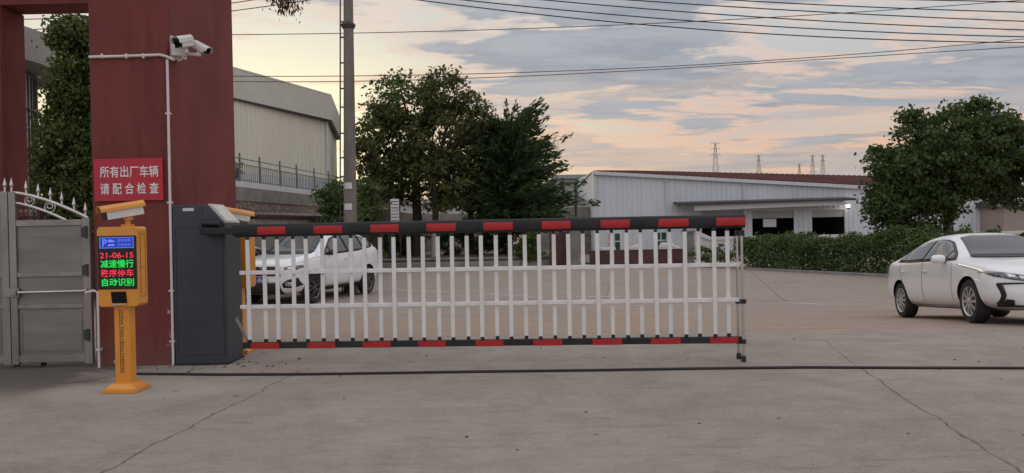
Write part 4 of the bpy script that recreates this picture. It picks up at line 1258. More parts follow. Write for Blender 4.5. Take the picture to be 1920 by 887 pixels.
# steel fence on it
t = thing('picket_fence', 'grey steel picket fence along the top of the stone retaining wall', 'fence', (WM.x, WM.y, ZT + .17))
B0 = tuple(t.location); ZF = ZT + .17
b = MB(base=B0)
for z in (ZF + .06, ZF + .50, ZF + .66): b.box((WM.x, WM.y, z), (LW, .022, .024), ang)
b.build('rail', M['fence_grey'], t)
b = MB(base=B0); n = int(LW / .13)
for i in range(n):
    q = WA.lerp(WB, (i + .5) / n); b.box((q.x, q.y, ZF + .26), (.016, .016, .50), ang)
b.build('picket', M['fence_grey'], t)['kind'] = 'stuff'
for px in (487, 525, 556, 589, 616, 450):
    q = on_line(px, 330, (WA.x, WA.y), (WB.x, WB.y)); b = MB(base=B0); b.box((q.x, q.y, ZF + .40), (.042, .042, .82), ang); b.build('post', M['fence_grey'], t)

# low wall with tile coping in front
c0, c1 = at(470, 404, 20.8), at(606, 409, 25.0)
t = thing('low_wall', 'low dark wall with a row of brown roof tiles on top behind the parked SUV', 'wall', ((c0.x + c1.x) / 2, 22, -.35))
B0 = tuple(t.location)
dd_ = Vector((c1.x - c0.x, c1.y - c0.y, 0)); LL = dd_.length; ang = math.atan2(dd_.y, dd_.x); mid = (c0 + c1) / 2
zt_ = mid.z - .08
b = MB(base=B0); b.box((mid.x, mid.y, (zt_ - .5) / 2), (LL, .22, zt_ + .5), ang); b.build('wall_body', M['concrete'], t)
for i in range(26):
    q = c0.lerp(c1, (i + .5) / 26); b = MB(base=B0); dn_ = dd_.normalized(); pr = Vector((dn_.y, -dn_.x, 0))
    b.tube([Vector((q.x, q.y, zt_ + .06)) + pr * .2, Vector((q.x, q.y, zt_ + .13)) - pr * .02, Vector((q.x, q.y, zt_ + .06)) - pr * .22], LL / 26 * .47, 8); b.build('tile', M['tile'], t, smooth=50)

# ------------------------------------------------------------------ white warehouse on the right
YW = 50.0
t = thing('warehouse', 'long white corrugated warehouse with brown roof, canopy and roller doors', 'building', (at(1300, 430, YW).x, YW, -.5))
B0 = tuple(t.location)
TL, TR = at(1113, 322, YW), at(1900, 364, YW)
topz = lambda x: TL.z + (TR.z - TL.z) * (x - TL.x) / (TR.x - TL.x)
ops = []
for x0, x1, yl in ((1312, 1394, 393), (1407, 1491, 392), (1519, 1586, 391)):
    ops.append((at(x0, 400, YW).x, at(x1, 400, YW).x, at((x0 + x1) / 2, yl, YW).z))
gdo = [(at(1140, 450, YW).x, at(1164, 450, YW).x, at(1150, 438, YW).z), (at(1226, 450, YW).x, at(1252, 450, YW).x, at(1240, 436, YW).z)]
b = MB(base=B0)
cuts = sorted([(o_[0], o_[1], o_[2]) for o_ in ops] + gdo)
xcur = TL.x
for a_, c_, zl in cuts:
    corr(b, (xcur, YW), (a_, YW), -.5, topz(xcur), topz(a_), .3, .035)
    corr(b, (a_, YW), (c_, YW), zl, topz(a_), topz(c_), .3, .035)
    xcur = c_
corr(b, (xcur, YW), (TR.x, YW), -.5, topz(xcur), TR.z, .3, .035)
corr(b, (TL.x - 0, YW + 14), (TL.x, YW), -.5, TL.z + .3, TL.z, .3, .035)
corr(b, (TR.x, YW), (TR.x, YW + 14), -.5, TR.z, TR.z + 1, .3, .035)
b.build('wall', M['white_metal'], t, fixn=False)
b = MB(base=B0)                                             # roof: front edge to ridge
R0, R1 = at(1192, 320.5, 62), at(1915, 336, 62)
nR = 150
vs = []
for i in range(nR + 1):
    u = i / nR; k = .05 if i % 2 else 0
    f_ = Vector((TL.x - .1 + (TR.x + .3 - TL.x) * u, YW - .25, 0)); f_.z = topz(f_.x) + .03 + k
    r_ = R0.lerp(R1, u); r_.z += k
    vs += [tuple(f_), tuple(r_)]
b.add(vs, [(2 * i, 2 * i + 2, 2 * i + 3, 2 * i + 1) for i in range(nR)])
vs = [(TL.x - .1, YW - .25, TL.z + .02), (R0.x, R0.y, R0.z), (R0.x - 2, R0.y + 9, TL.z - .6), (TL.x - .1, YW + 14, TL.z - .4)]
b.add(vs, [(0, 1, 2, 3)]); 
b.add([tuple(R0), tuple(R1), (R1.x, R1.y + 12, R1.z - 2.2), (R0.x - 2, R0.y + 9, TL.z - .6)], [(0, 1, 2, 3)])
b.build('roof', M['brown_roof'], t, fixn=False)
b = MB(base=B0)
for i in range(4):
    xa = TL.x - .1 + (TR.x + .2 - TL.x) * i / 4; xb_ = TL.x - .1 + (TR.x + .2 - TL.x) * (i + 1) / 4
    b.prism([(xa, topz(xa) - .2), (xb_, topz(xb_) - .2), (xb_, topz(xb_) + .02), (xa, topz(xa) + .02)], lambda u, v, w_: Vector((u, w_, v)), YW - .27, YW - .06)
b.build('eave_trim', M['white_trim'], t)
b = MB(base=B0); b.bounds((TL.x - .06, YW - .12, -.5), (TL.x + .14, YW + .1, TL.z - .21)); b.build('corner_trim', M['white_trim'], t)
b = MB(base=B0)
c0, c1 = at(1272, 382, YW - 1.6), at(1606, 372.5, YW - 1.6)
w0, w1 = Vector((c0.x, YW - .05, c0.z + .14)), Vector((c1.x, YW - .05, c1.z + .14))
vs = [tuple(q + Vector((0, 0, h))) for h in (-.10, .03) for q in (c0, c1, w1, w0)]
b.add(vs, [(0, 3, 2, 1), (4, 5, 6, 7), (0, 1, 5, 4), (1, 2, 6, 5), (2, 3, 7, 6), (3, 0, 4, 7)])
for px in (1249, 1394, 1640):
    xq = at(px, 400, YW).x; bb = MB(base=B0); bb.tube([(xq, YW - .12, -.45), (xq, YW - .12, topz(xq) - .18)], .055, 8); bb.build('downpipe', M['white_trim'], t, smooth=60)
cn = b.build('canopy', M['dark_metal'], t)
b = MB(base=B0); f0, f1 = at(1302, 390, YW - 1.3), at(1582, 379, YW - 1.3)
vs = [tuple(q + Vector((0, dy_, h))) for h in (-.17, .12) for q, dy_ in ((f0, 0), (f1, 0), (f1, .08), (f0, .08))]
b.add(vs, [(0, 3, 2, 1), (4, 5, 6, 7), (0, 1, 5, 4), (1, 2, 6, 5), (2, 3, 7, 6), (3, 0, 4, 7)]); b.build('fascia', M['white_trim'], cn)
for i, (a_, c_, zl) in enumerate(ops):
    b = MB(base=B0)
    zs = at(1450, 409, YW).z if i else at(1350, 404, YW).z
    nS = 8
    for k in range(nS):
        z0 = zs + (zl - zs) * k / nS; b.bounds((a_ + .06, YW + .06 + (k % 2) * .015, z0), (c_ - .06, YW + .10, z0 + (zl - zs) / nS - .004))
    sh = b.build('roller_door', M['shutter'], t)
    b = MB(base=B0); b.bounds((a_ - .02, YW - .04, -.5), (a_ + .1, YW + .05, zl)); b.bounds((c_ - .1, YW - .04, -.5), (c_ + .02, YW + .05, zl)); b.bounds((a_ + .102, YW - .04, zl - .1), (c_ - .102, YW + .05, zl + .03))
    b.build('door_frame', M['white_trim'], sh)
b = MB(base=B0)                                              # dark hall behind the doors
xa, xb_ = ops[0][0] - .4, ops[2][1] + .4
b.add([(xa, YW + .3, -.45), (xb_, YW + .3, -.45), (xb_, YW + 9, -.45), (xa, YW + 9, -.45), (xa, YW + .3, 2.6), (xb_, YW + .3, 2.6), (xb_, YW + 9, 2.6), (xa, YW + 9, 2.6)], [(0, 1, 2, 3), (4, 5, 6, 7), (2, 3, 7, 6), (0, 3, 7, 4), (1, 2, 6, 5)])
b.build('hall_interior', M['interior'], t)
for a_, c_, zl in gdo:
    b = MB(base=B0); b.bounds((a_, YW + .04, -.45), (c_, YW + .08, zl)); gd_ = b.build('glass_door', M['green_glass'], t)
    b = MB(base=B0)
    for xq in (a_ + .03, (a_ + c_) / 2, c_ - .03): b.bounds((xq - .03, YW - .03, -.45), (xq + .03, YW + .03, zl))
    b.bounds((a_, YW - .028, zl - .55), (c_, YW + .028, zl - .47)); b.build('door_frame', M['white_trim'], gd_)
pc = at(1443, 418, YW - .1)
b = MB(base=(pc.x, pc.y, pc.z)); b.box(pc, (.85, .03, .52)); props(b.build('notice_board', M['paper']), 'pale blank notice board hanging in the middle roller door opening', 'notice board')
lc = at(1590, 386, YW - .5)
t2 = thing('wall_lamp', 'small lit white lamp under the right end of the warehouse canopy', 'lamp', tuple(lc))
b = MB(base=tuple(lc)); b.lathe([(.001, -.12), (.09, -.09), (.12, 0), (.09, .08), (.001, .1)], 14, Matrix.Translation(lc), cap=False); b.build('bulb', M['wall_lamp'], t2, smooth=60)
b = MB(base=tuple(lc)); b.tube([lc + Vector((0, .02, .09)), lc + Vector((0, .1, .16)), (lc.x, YW - .02, lc.z + .16)], .025, 6); b.build('bracket', M['dark_metal'], t2)

# low white yard wall in front of it
YL = 42.0
a0, a1 = at(1312, 440, YL), at(1925, 437, YL)
t = thing('yard_wall', 'low white yard wall with coping between hedge and white warehouse', 'wall', ((a0.x + a1.x) / 2, YL, -.4))
B0 = tuple(t.location)
zt_ = at(1500, 441, YL).z
b = MB(base=B0); b.bounds((a0.x + .6, YL, -.5), (a1.x, YL + .2, zt_ - .16)); b.build('wall_body', M['white_wall'], t)
b = MB(base=B0); b.prism([(a0.x + .5, zt_ - .155), (a1.x + .1, zt_ - .155), (a1.x + .1, zt_), (a0.x + .6, zt_), (a0.x - .2, at(1308, 432, YL).z), (a0.x - .2, at(1308, 441, YL).z)], lambda u, v, w_: Vector((u, w_, v)), YL - .08, YL + .28); b.build('coping', M['white_trim'], t)
b = MB(base=B0); b.bounds((a0.x - .2, YL + .02, -.5), (a0.x + .598, YL + .18, zt_ - .05)); b.build('wall_end', M['white_wall'], t)

# gate piers, brick wall and clutter seen through the fence
def pier(px0, px1, pyt, Y, m, label):
    a_, c_ = at(px0, pyt, Y), at(px1, pyt, Y)
    t = thing('brick_pier', label, 'pier', ((a_.x + c_.x) / 2, Y, gz(a_.x, Y)))
    B0 = tuple(t.location)
    b = MB(base=B0); b.bounds((a_.x, Y - .2, -.5), (c_.x, Y + .25, a_.z - .06)); b.build('shaft', m, t)
    b = MB(base=B0); b.bounds((a_.x - .05, Y - .25, a_.z - .06), (c_.x + .05, Y + .3, a_.z + .04)); b.build('cap', M['concrete'], t)
pier(1063, 1086, 426, 34.5, M['concrete'], 'grey brown square pier right of the dark red brick wall')
pier(1282, 1299, 434, 34.5, M['concrete'], 'dark square pier at the left end of white yard wall')
a_, c_ = at(1030, 440, 35.2), at(1062, 440, 35.2)
b = MB(base=(a_.x, 35.2, -.4)); b.bounds((a_.x, 35.1, -.5), (c_.x, 35.3, at(1045, 437, 35.2).z))
props(b.build('brick_wall', M['brick']), 'narrow dark red brick wall between weeds and the grey pier', 'wall')
a_, c_ = at(1105, 468, 36.0), at(1284, 468, 36.0)
b = MB(base=(a_.x, 36, -.4)); b.bounds((a_.x, 35.9, -.5), (c_.x, 36.1, at(1200, 468, 36).z))
props(b.build('brick_wall', M['brick']), 'long low dark red brick wall behind the middle of fence', 'wall')
# steel grille gate between pier and wall
a_, c_ = at(1087, 440, 34.6), at(1106, 440, 34.6)
t = thing('grille_gate', 'narrow dark grille gate right of the grey brown pier', 'gate', (a_.x, 34.6, -.36)); B0 = tuple(t.location)
b = MB(base=B0); zt2 = at(1095, 440, 34.6).z
b.bounds((a_.x, 34.58, zt2 - .05), (c_.x, 34.62, zt2)); b.bounds((a_.x, 34.58, -.3), (c_.x, 34.62, -.22)); b.bounds((a_.x, 34.58, .55), (c_.x, 34.62, .6)); b.build('frame', M['dark_metal'], t)
for i in range(6):
    x = a_.x + (c_.x - a_.x) * (i + .5) / 6; b = MB(base=B0); b.box((x, 34.6, (zt2 - .3) / 2), (.02, .02, zt2 + .2)); b.build('bar', M['dark_metal'], t)
# heaps of sacks and scrap on the low wall
for i, (px, py, m_, lab) in enumerate(((1135, 466, 'white_wall', 'flat pale sack heap on the low brick wall below the left glass door'), (1188, 468, 'paper', 'small grey white rubble heap on the low brick wall, middle'),
                                     (1258, 462, 'white_wall', 'big white plastic sack on the right end of low brick wall'))):
    c = at(px, py, 36.0); zt2 = at(1200, 468, 36).z
    b = MB(base=(c.x, 36, zt2))
    for k in range(7):
        q = Vector((c.x + rng.uniform(-.35, .35), 36 + rng.uniform(-.08, .08), zt2)); r0_ = rng.uniform(.09, .2) * (1.5 if i == 2 else 1)
        pr = [(.001, -.002), (r0_, .0), (r0_ * 1.05, r0_ * .4), (r0_ * .6, r0_ * .8), (.001, r0_ * .95)]
        b.lathe(pr, 9, Matrix.Translation(q) @ Matrix.Diagonal((1, .7, rng.uniform(.8, 1.5), 1)), cap=False)
    props(b.build('sack_heap', M[m_], smooth=50), lab, 'sacks')

# distant buildings
def house(name, label, px0, px1, pyt, pyb, Y, m, roof_h, dep=6, win=()):
    a_, c_ = at(px0, pyt, Y), at(px1, pyt, Y)
    t = thing(name, label, 'building', ((a_.x + c_.x) / 2, Y, -.4)); B0 = tuple(t.location)
    b = MB(base=B0); b.bounds((a_.x, Y, -.6), (c_.x, Y + dep, a_.z)); b.build('wall', m, t)
    b = MB(base=B0); b.prism([(Y - .3, a_.z + .003), (Y + dep + .3, a_.z + .003), (Y + dep / 2, a_.z + roof_h)], lambda u, v, w_: Vector((w_, u, v)), a_.x - .25, c_.x + .25); b.build('roof', M['dark_metal'], t)
    for wx0, wy0, wx1, wy1 in win:
        p0, p1 = at(wx0, wy1, Y), at(wx1, wy0, Y)
        b = MB(base=B0); b.bounds((p0.x, Y - .06, p0.z), (p1.x, Y - .003, p1.z)); b.build('window', M['carglass'], t)
house('distant_house', 'pale two storey house with dark roof left of the white warehouse corner', 1040, 1111, 336, 420, 62, M['far_wall'], .55, win=((1098, 344, 1107, 349),))
house('long_shed', 'long low bluish white shed seen right of the feathery tree', 1000, 1115, 376, 420, 56, M['white_trim'], .35)
house('long_shed', 'long pale beige shed seen under the tree crowns', 690, 925, 384, 440, 66, M['far_wall'], .5)
house('corner_building', 'pale brown building at the right picture edge behind the round tree', 1882, 2050, 388, 440, 47.5, M['far_brown'], .4)
a_, c_ = at(985, 396, 52), at(1113, 396, 52)
b = MB(base=(a_.x, 52, -.4)); b.bounds((a_.x, 52, -.5), (c_.x, 52.2, at(1050, 389, 52).z)); props(b.build('yard_wall', M['concrete']), 'dark distant yard wall below the bluish white shed', 'wall')
a_, c_ = at(700, 405, 58), at(930, 405, 58)
b = MB(base=(a_.x, 58, -.4)); b.bounds((a_.x, 58, -.5), (c_.x, 58.2, at(800, 402, 58).z)); props(b.build('yard_wall', M['concrete']), 'grey green yard wall in front of the pale beige shed', 'wall')
for px, pyt, lab, wth in ((1052, 368, 'short pale post right of the feathery tree', .11), (1079, 346, 'taller dark lamp post near the white warehouse corner', .08)):
    c = at(px, pyt, 44); t = thing('post', lab, 'post', (c.x, 44, gz(c.x, 44))); B0 = tuple(t.location)
    b = MB(base=B0); b.tube([(c.x, 44, -.5), (c.x, 44, c.z)], [wth * 1.1, wth], 8); b.build('shaft', M['concrete'] if wth > .1 else M['dark_metal'], t, smooth=60)
    b = MB(base=B0); b.box((c.x, 44, c.z + .04), (.3, .2, .08)); b.build('cap', M['concrete'] if wth > .1 else M['dark_metal'], t)
# directory sign under the trees
a_, c_ = at(733, 413, 37), at(748, 373, 37)
t = thing('directory_sign', 'narrow white direction sign with dark rows on a dark post under the trees', 'sign', ((a_.x + c_.x) / 2, 37, BT)); B0 = tuple(t.location)
b = MB(base=B0); b.bounds((a_.x - .12, 36.96, BT - .05), (a_.x - .01, 37.04, c_.z)); b.bounds((c_.x + .005, 36.97, BT - .05), (c_.x + .05, 37.03, c_.z)); b.build('post', M['dark_metal'], t)
b = MB(base=B0); b.bounds((a_.x, 36.98, a_.z - .3), (c_.x, 37.02, c_.z)); pnl = b.build('panel', M['signwhite'], t)
for k in range(8):
    z = c_.z - .1 - k * (c_.z - a_.z + .2) / 8; b = MB(base=B0); b.bounds((a_.x + .03, 36.972, z - .03), (c_.x - .03, 36.979, z)); b.build('row', M['dark_metal'], pnl)


# pylons on the far hills
def pylon(px, pyt, pyb, Y, label, arms):
    b0, tp = at(px, pyb, Y), at(px, pyt, Y)
    z0 = b0.z - 8; H = tp.z - z0; W0 = H * .085
    t = thing('power_pylon', label, 'pylon', (b0.x, Y, z0), group='pylons on the far hills'); B0 = tuple(t.location)
    b = MB(base=B0); r = .075 * Y / 420
    lv = [0, .22, .42, .6, .76, .9, 1.0]
    wv = [W0 * (1 - .86 * u) for u in lv]
    pt = lambda i, s1, s2: Vector((b0.x + s1 * wv[i], Y + s2 * wv[i], z0 + lv[i] * H))
    for s1 in (-1, 1):
        for s2 in (-1, 1): b.tube([pt(i, s1, s2) for i in range(7)], r * 1.25, 4)
    for i in range(6):
        for s in (-1, 1):
            b.tube([pt(i, -1, s), pt(i + 1, 1, s)], r * .7, 4); b.tube([pt(i, 1, s), pt(i + 1, -1, s)], r * .7, 4)
            b.tube([pt(i, s, -1), pt(i + 1, s, 1)], r * .7, 4)
    b.build('mast', M['pylon'], t)
    for u, wd_ in arms:
        b = MB(base=B0); z = z0 + u * H; ww = wd_ * H
        b.tube([(b0.x - ww, Y, z + .25), (b0.x, Y, z), (b0.x + ww, Y, z + .25)], r, 4); b.tube([(b0.x - ww, Y, z + .25), (b0.x, Y, z + H * .03), (b0.x + ww, Y, z + .25)], r * .8, 4)
        for s in (-1, 1): b.tube([(b0.x + s * ww, Y, z + .25), (b0.x + s * ww, Y, z - H * .035)], r * .9, 4)
        b.build('cross_arm', M['pylon'], t)


pylon(1342, 268, 322, 430, 'tallest lattice pylon above the brown roof, leftmost of five', ((.98, .10), (.86, .11), (.72, .12)))
pylon(1423, 290, 326, 450, 'second lattice pylon from the left above the brown roof', ((.95, .09), (.82, .10)))
pylon(1499, 307, 328, 480, 'smallest distant pylon, lowest top, middle of the five', ((.95, .09),))
pylon(1524, 290, 327, 470, 'slim lattice pylon left of the rightmost pylon by the hill knoll', ((.95, .08),))
pylon(1543, 290, 325, 460, 'rightmost wide based lattice pylon above the hill knoll', ((.95, .10), (.8, .09)))


# ------------------------------------------------------------------ cars
def car(name, label, P, paint, rim_m):
    t = thing(name, label, P['cat'], (0, 0, 0), group=P.get('group'))
    st = P['st']
    vs, fs = [], []
    for (x, zb, ws, wm, zm, wb, zbelt, wr, zr) in st:
        half = [(0, zb), (ws * .6, zb), (ws, zb + .05), (wm, zm), (wb, zbelt), (wb - .035 if zr - zbelt > .2 else wb * .93, zbelt + .035),
                (wr, zr - (zr - zbelt) * .16), (wr * .72, zr - .012), (0, zr)]
        ring = half + [(-y, z) for y, z in half[-2:0:-1]]
        vs += [(x, y, z) for y, z in ring]
    n = 16
    for i in range(len(st) - 1):
        for k in range(n):
            fs.append((i * n + k, i * n + (k + 1) % n, (i + 1) * n + (k + 1) % n, (i + 1) * n + k))
    fs.append(tuple(range(n))); fs.append(tuple((len(st) - 1) * n + k for k in range(n))[::-1])
    me = bpy.data.meshes.new('tmp_body'); me.from_pydata(vs, [], fs)
    bm = bmesh.new(); bm.from_mesh(me); bmesh.ops.recalc_face_normals(bm, faces=bm.faces[:]); bm.to_mesh(me); bm.free()
    me.materials.append(paint); me.materials.append(M['trim'])
    bo = bpy.data.objects.new('tmp_body', me); COL.objects.link(bo)
    ss = bo.modifiers.new('s', 'SUBSURF'); ss.levels = 3; ss.render_levels = 3
    dg = bpy.context.evaluated_depsgraph_get()
    smooth = bpy.data.meshes.new_from_object(bo.evaluated_get(dg))
    bvh = BVHTree.FromPolygons([v.co.copy() for v in smooth.vertices], [tuple(p.vertices) for p in smooth.polygons])
    # wheel arches
    cb = MB(); ra = P['tyre_r'] + .045
    for xw in (P['xf'], P['xr']):
        for s in (-1, 1):
            Mx = Matrix.Translation((xw, s * (P['track'] - .27), P['tyre_r'] + .01)) @ Matrix.Rotation(R(-90 * s), 4, 'X')
            cb.lathe([(ra, 0), (ra, .6)], 40, Mx)
    co_ = cb.build('tmp_cut', M['trim'])
    bl = bo.modifiers.new('b', 'BOOLEAN'); bl.object = co_; bl.operation = 'DIFFERENCE'; bl.solver = 'EXACT'; bl.material_mode = 'TRANSFER'
    dg = bpy.context.evaluated_depsgraph_get(); dg.update()
    body = bpy.data.meshes.new_from_object(bo.evaluated_get(dg)); body.name = 'body'
    bpy.data.objects.remove(bo); bpy.data.objects.remove(co_)
    for p in body.polygons: p.use_smooth = True
    body.set_sharp_from_angle(angle=R(42))
    o = bpy.data.objects.new('body', body); COL.objects.link(o); o.parent = t

    def proj(u, v, mode, eps):
        if mode in ('R', 'L'):
            s = -1 if mode == 'R' else 1; org, dr = Vector((u, s * 3, v)), Vector((0, -s, 0))
        elif mode == 'F': org, dr = Vector((5, u, v)), Vector((-1, 0, 0))
        elif mode == 'B': org, dr = Vector((-5, u, v)), Vector((1, 0, 0))
        else: org, dr = Vector((u, v, 4)), Vector((0, 0, -1))
        h, nn_, _, _ = bvh.ray_cast(org, dr)
        if h is None:
            h, nn_, _, _ = bvh.find_nearest(org + dr * (3 - .75 if mode in 'RL' else 3))
        if nn_.dot(dr) > 0: nn_ = -nn_
        return h + nn_ * eps

    def patch(nm, poly, mode, m, eps=.004, par=None, step=.05):
        bm = bmesh.new()
        bm.faces.new([bm.verts.new((u, v, 0)) for u, v in poly])
        for ax in (0, 1):
            lo = min(q[ax] for q in poly); hi = max(q[ax] for q in poly); k = lo + step
            nr = Vector((1, 0, 0)) if ax == 0 else Vector((0, 1, 0))
            while k < hi - .005:
                bmesh.ops.bisect_plane(bm, geom=bm.verts[:] + bm.edges[:] + bm.faces[:], plane_co=nr * k, plane_no=nr); k += step
        for v in bm.verts: v.co = proj(v.co.x, v.co.y, mode, eps)
        bmesh.ops.recalc_face_normals(bm, faces=bm.faces[:])
        # a rim so that the panel has thickness
        me = bpy.data.meshes.new(nm); bm.to_mesh(me); bm.free(); me.materials.append(m)
        for p in me.polygons: p.use_smooth = True
        ob = bpy.data.objects.new(nm, me); COL.objects.link(ob); ob.parent = par or t
        sm = ob.modifiers.new('thick', 'SOLIDIFY'); sm.thickness = .007; sm.offset = 0
        return ob

    def seam(poly, mode, r=.004, eps=.0):
        b = MB()
        for L_ in poly:
            pts = []
            for a_, c_ in zip(L_, L_[1:]):
                k = max(1, int(math.hypot(c_[0] - a_[0], c_[1] - a_[1]) / .06))
                pts += [proj(a_[0] + (c_[0] - a_[0]) * i / k, a_[1] + (c_[1] - a_[1]) * i / k, mode, eps) for i in range(k)]
            pts.append(proj(*L_[-1], mode, eps)); b.tube(pts, r, 5)
        return b

    mir = lambda poly: [(-u, v) for u, v in poly]
    for mode in ('R', 'L'):
        patch('window_surround', P['surround'], mode, M['trim'], .004)
        for w_ in P['windows']: patch('side_window', w_, mode, M['side_glass'], .012)
        seam(P['seams'], mode, .0045).build('door_seam', M['trim'], t)
        if 'cladding' in P:
            for c_ in P['cladding']: patch('cladding', c_, mode, P.get('clad_m', M['trim']), .010)
        for hx, hz in P['handles']:
            b = MB(); q = proj(hx, hz, mode, .014); b.box(q, (.17, .02, .028)); b.build('door_handle', paint, t, bevel=.006)
        # mirror
        mx_, mz = P['mirror']; s = -1 if mode == 'R' else 1; q = proj(mx_, mz, mode, .0)
        b = MB(M=Matrix.Translation((q.x + .02, q.y + s * .115, q.z + .035)))
        sp = [(.001, -.1), (.07, -.09), (.09, -.03), (.085, .05), (.06, .09), (.001, .1)]
        b.lathe(sp, 14, Matrix.Diagonal((.75, 1, .8, 1)) @ Matrix.Rotation(R(90), 4, 'X'), cap=False)
        mi = b.build('wing_mirror', P.get('mirror_m', paint), t, smooth=50)
        b = MB(); b.tube([q, (q.x + .01, q.y + s * .08, q.z + .0)], [.03, .025], 8); b.build('mirror_stalk', M['trim'], mi, smooth=50)
        sg = 1 if mode == 'L' else -1
    patch('windscreen', P['screen'], 'F', M['carglass'], .006)
    cz_ = min(v for _, v in P['screen'])
    patch('cowl_panel', [(-.64, cz_ - .012), (-.64, cz_ + .012), (-.35, cz_ + .0), (.35, cz_ + .0), (.64, cz_ + .012), (.64, cz_ - .012), (.35, cz_ - .024), (-.35, cz_ - .024)], 'F', M['trim'], .008)
    patch('rear_window', P['rear_glass'], 'B', M['carglass'], .006)
    for s in (1, -1):
        hl = patch('headlight', [(u * s, v) for u, v in P['lamp']], 'F', M['lampglass'], .008, step=.03)
        for lp in P['lamp_in']: patch('reflector', [(u * s, v) for u, v in lp], 'F', M['lampwhite'], .016, hl, .03)
        for nm, pl_, mm in P['front_pairs']: patch(nm, [(u * s, v) for u, v in pl_], 'F', mm, .009, step=.03)
        patch('tail_light', [(u * s, v) for u, v in P['tail']], 'B', M['taillight'], .01, step=.03)
    for nm, pl_, mm, ep in P['front']: patch(nm, pl_, 'F', mm, ep, step=.05)
    # number plate (blue)
    if 'plate' in P:
        z = P['plate']; q = proj(0, z, 'F', .02); q = max((proj(0, z + d_, 'F', .022) for d_ in (-.06, 0, .06)), key=lambda a__: a__.x)
        b = MB(); b.box((q.x + .01, 0, z), (.012, .44, .14)); pl_ = b.build('number_plate', M['plate'], t, bevel=.003)
        b = MB(); vs2, fs2 = glyphs(P['plate_text'], (-.18, z - .045, .18, z + .045), lambda u, v: Vector((q.x + .0175, u, v))); b.add(vs2, fs2); b.build('plate_lettering', M['signwhite'], pl_, fixn=False)
    if 'badge' in P:
        z, r_ = P['badge']; q = proj(0, z, 'F', .012); b = MB()
        b.tube([(q.x, r_ * 1.25 * math.cos(a * math.pi / 10), z + r_ * math.sin(a * math.pi / 10)) for a in range(21)], .009, 6); b.build('badge_ring', M['chrome'], t, smooth=60)
    if 'rails' in P:
        for s in (-1, 1):
            b = MB(); b.tube([(x_, s * y_, z_) for x_, y_, z_ in P['rails']], .016, 6); b.build('roof_rail', M['alloy_dark'], t, smooth=60)
    # wheels
    tr = P['tyre_r']; rr = tr * P['rim_f']
    for xw in (P['xf'], P['xr']):
        for s in (-1, 1):
            wb_ = bpy.data.objects.new('wheel', None); COL.objects.link(wb_); wb_.parent = t; wb_.empty_display_size = .1
            wb_.location = (xw, s * P['track'], tr); 
            steer = P.get('steer', 0) if xw == P['xf'] else 0
            wb_.rotation_euler = (0, 0, steer)
            Q = Matrix.Rotation(R(-90 * s), 4, 'X')           # lathe axis -> outward
            b = MB(); wdt = .2
            b.lathe([(rr * .98, -wdt * .92), (rr * 1.06, -wdt), (tr * .93, -wdt), (tr, -wdt * .86), (tr, -.03), (tr * .93, .0), (rr * 1.06, .002), (rr * .98, -.012)], 44, Q, cap=False)
            b.build('tyre', M['tyre'], wb_, smooth=40)
            b = MB()
            b.lathe([(rr, -.16), (rr * .95, -.03), (rr * 1.02, -.008), (rr * 1.0, .0), (rr * .93, -.012), (rr * .90, -.05), (rr * .88, -.15)], 40, Q, cap=False)
            ns = P['spokes']
            for k in range(ns):
                a = 2 * math.pi * k / ns
                for da in (P['sp_split'], -P['sp_split']) if P['sp_split'] else (0,):
                    wI, wO = rr * P['sp_w'], rr * P['sp_w'] * 1.15
                    c0_ = Vector((math.cos(a), math.sin(a), 0)) * rr * .16; c1_ = Vector((math.cos(a + da), math.sin(a + da), 0)) * rr * .95
                    tn = Vector((-math.sin(a), math.cos(a), 0))
                    vv = []
                    for c_, w2, h in ((c0_, wI, .0), (c1_, wO, -.012)):
                        for q1_, q2_ in ((-1, h), (1, h), (1, h - .035), (-1, h - .035)): vv.append(Q @ (c_ + tn * w2 * q1_ + Vector((0, 0, q2_))))
                    b.add(vv, [(0, 1, 2, 3), (7, 6, 5, 4), (0, 4, 5, 1), (1, 5, 6, 2), (2, 6, 7, 3), (3, 7, 4, 0)])
            b.lathe([(rr * .2, -.04), (rr * .19, .004), (rr * .12, .01), (.001, .011)], 20, Q, cap=False)
            b.build('rim', rim_m, wb_, smooth=35)
            b = MB(); b.lathe([(rr * .9, -.075), (.001, -.075)], 24, Q, cap=False); b.build('brake_disc', M['trim'], wb_)
    return t


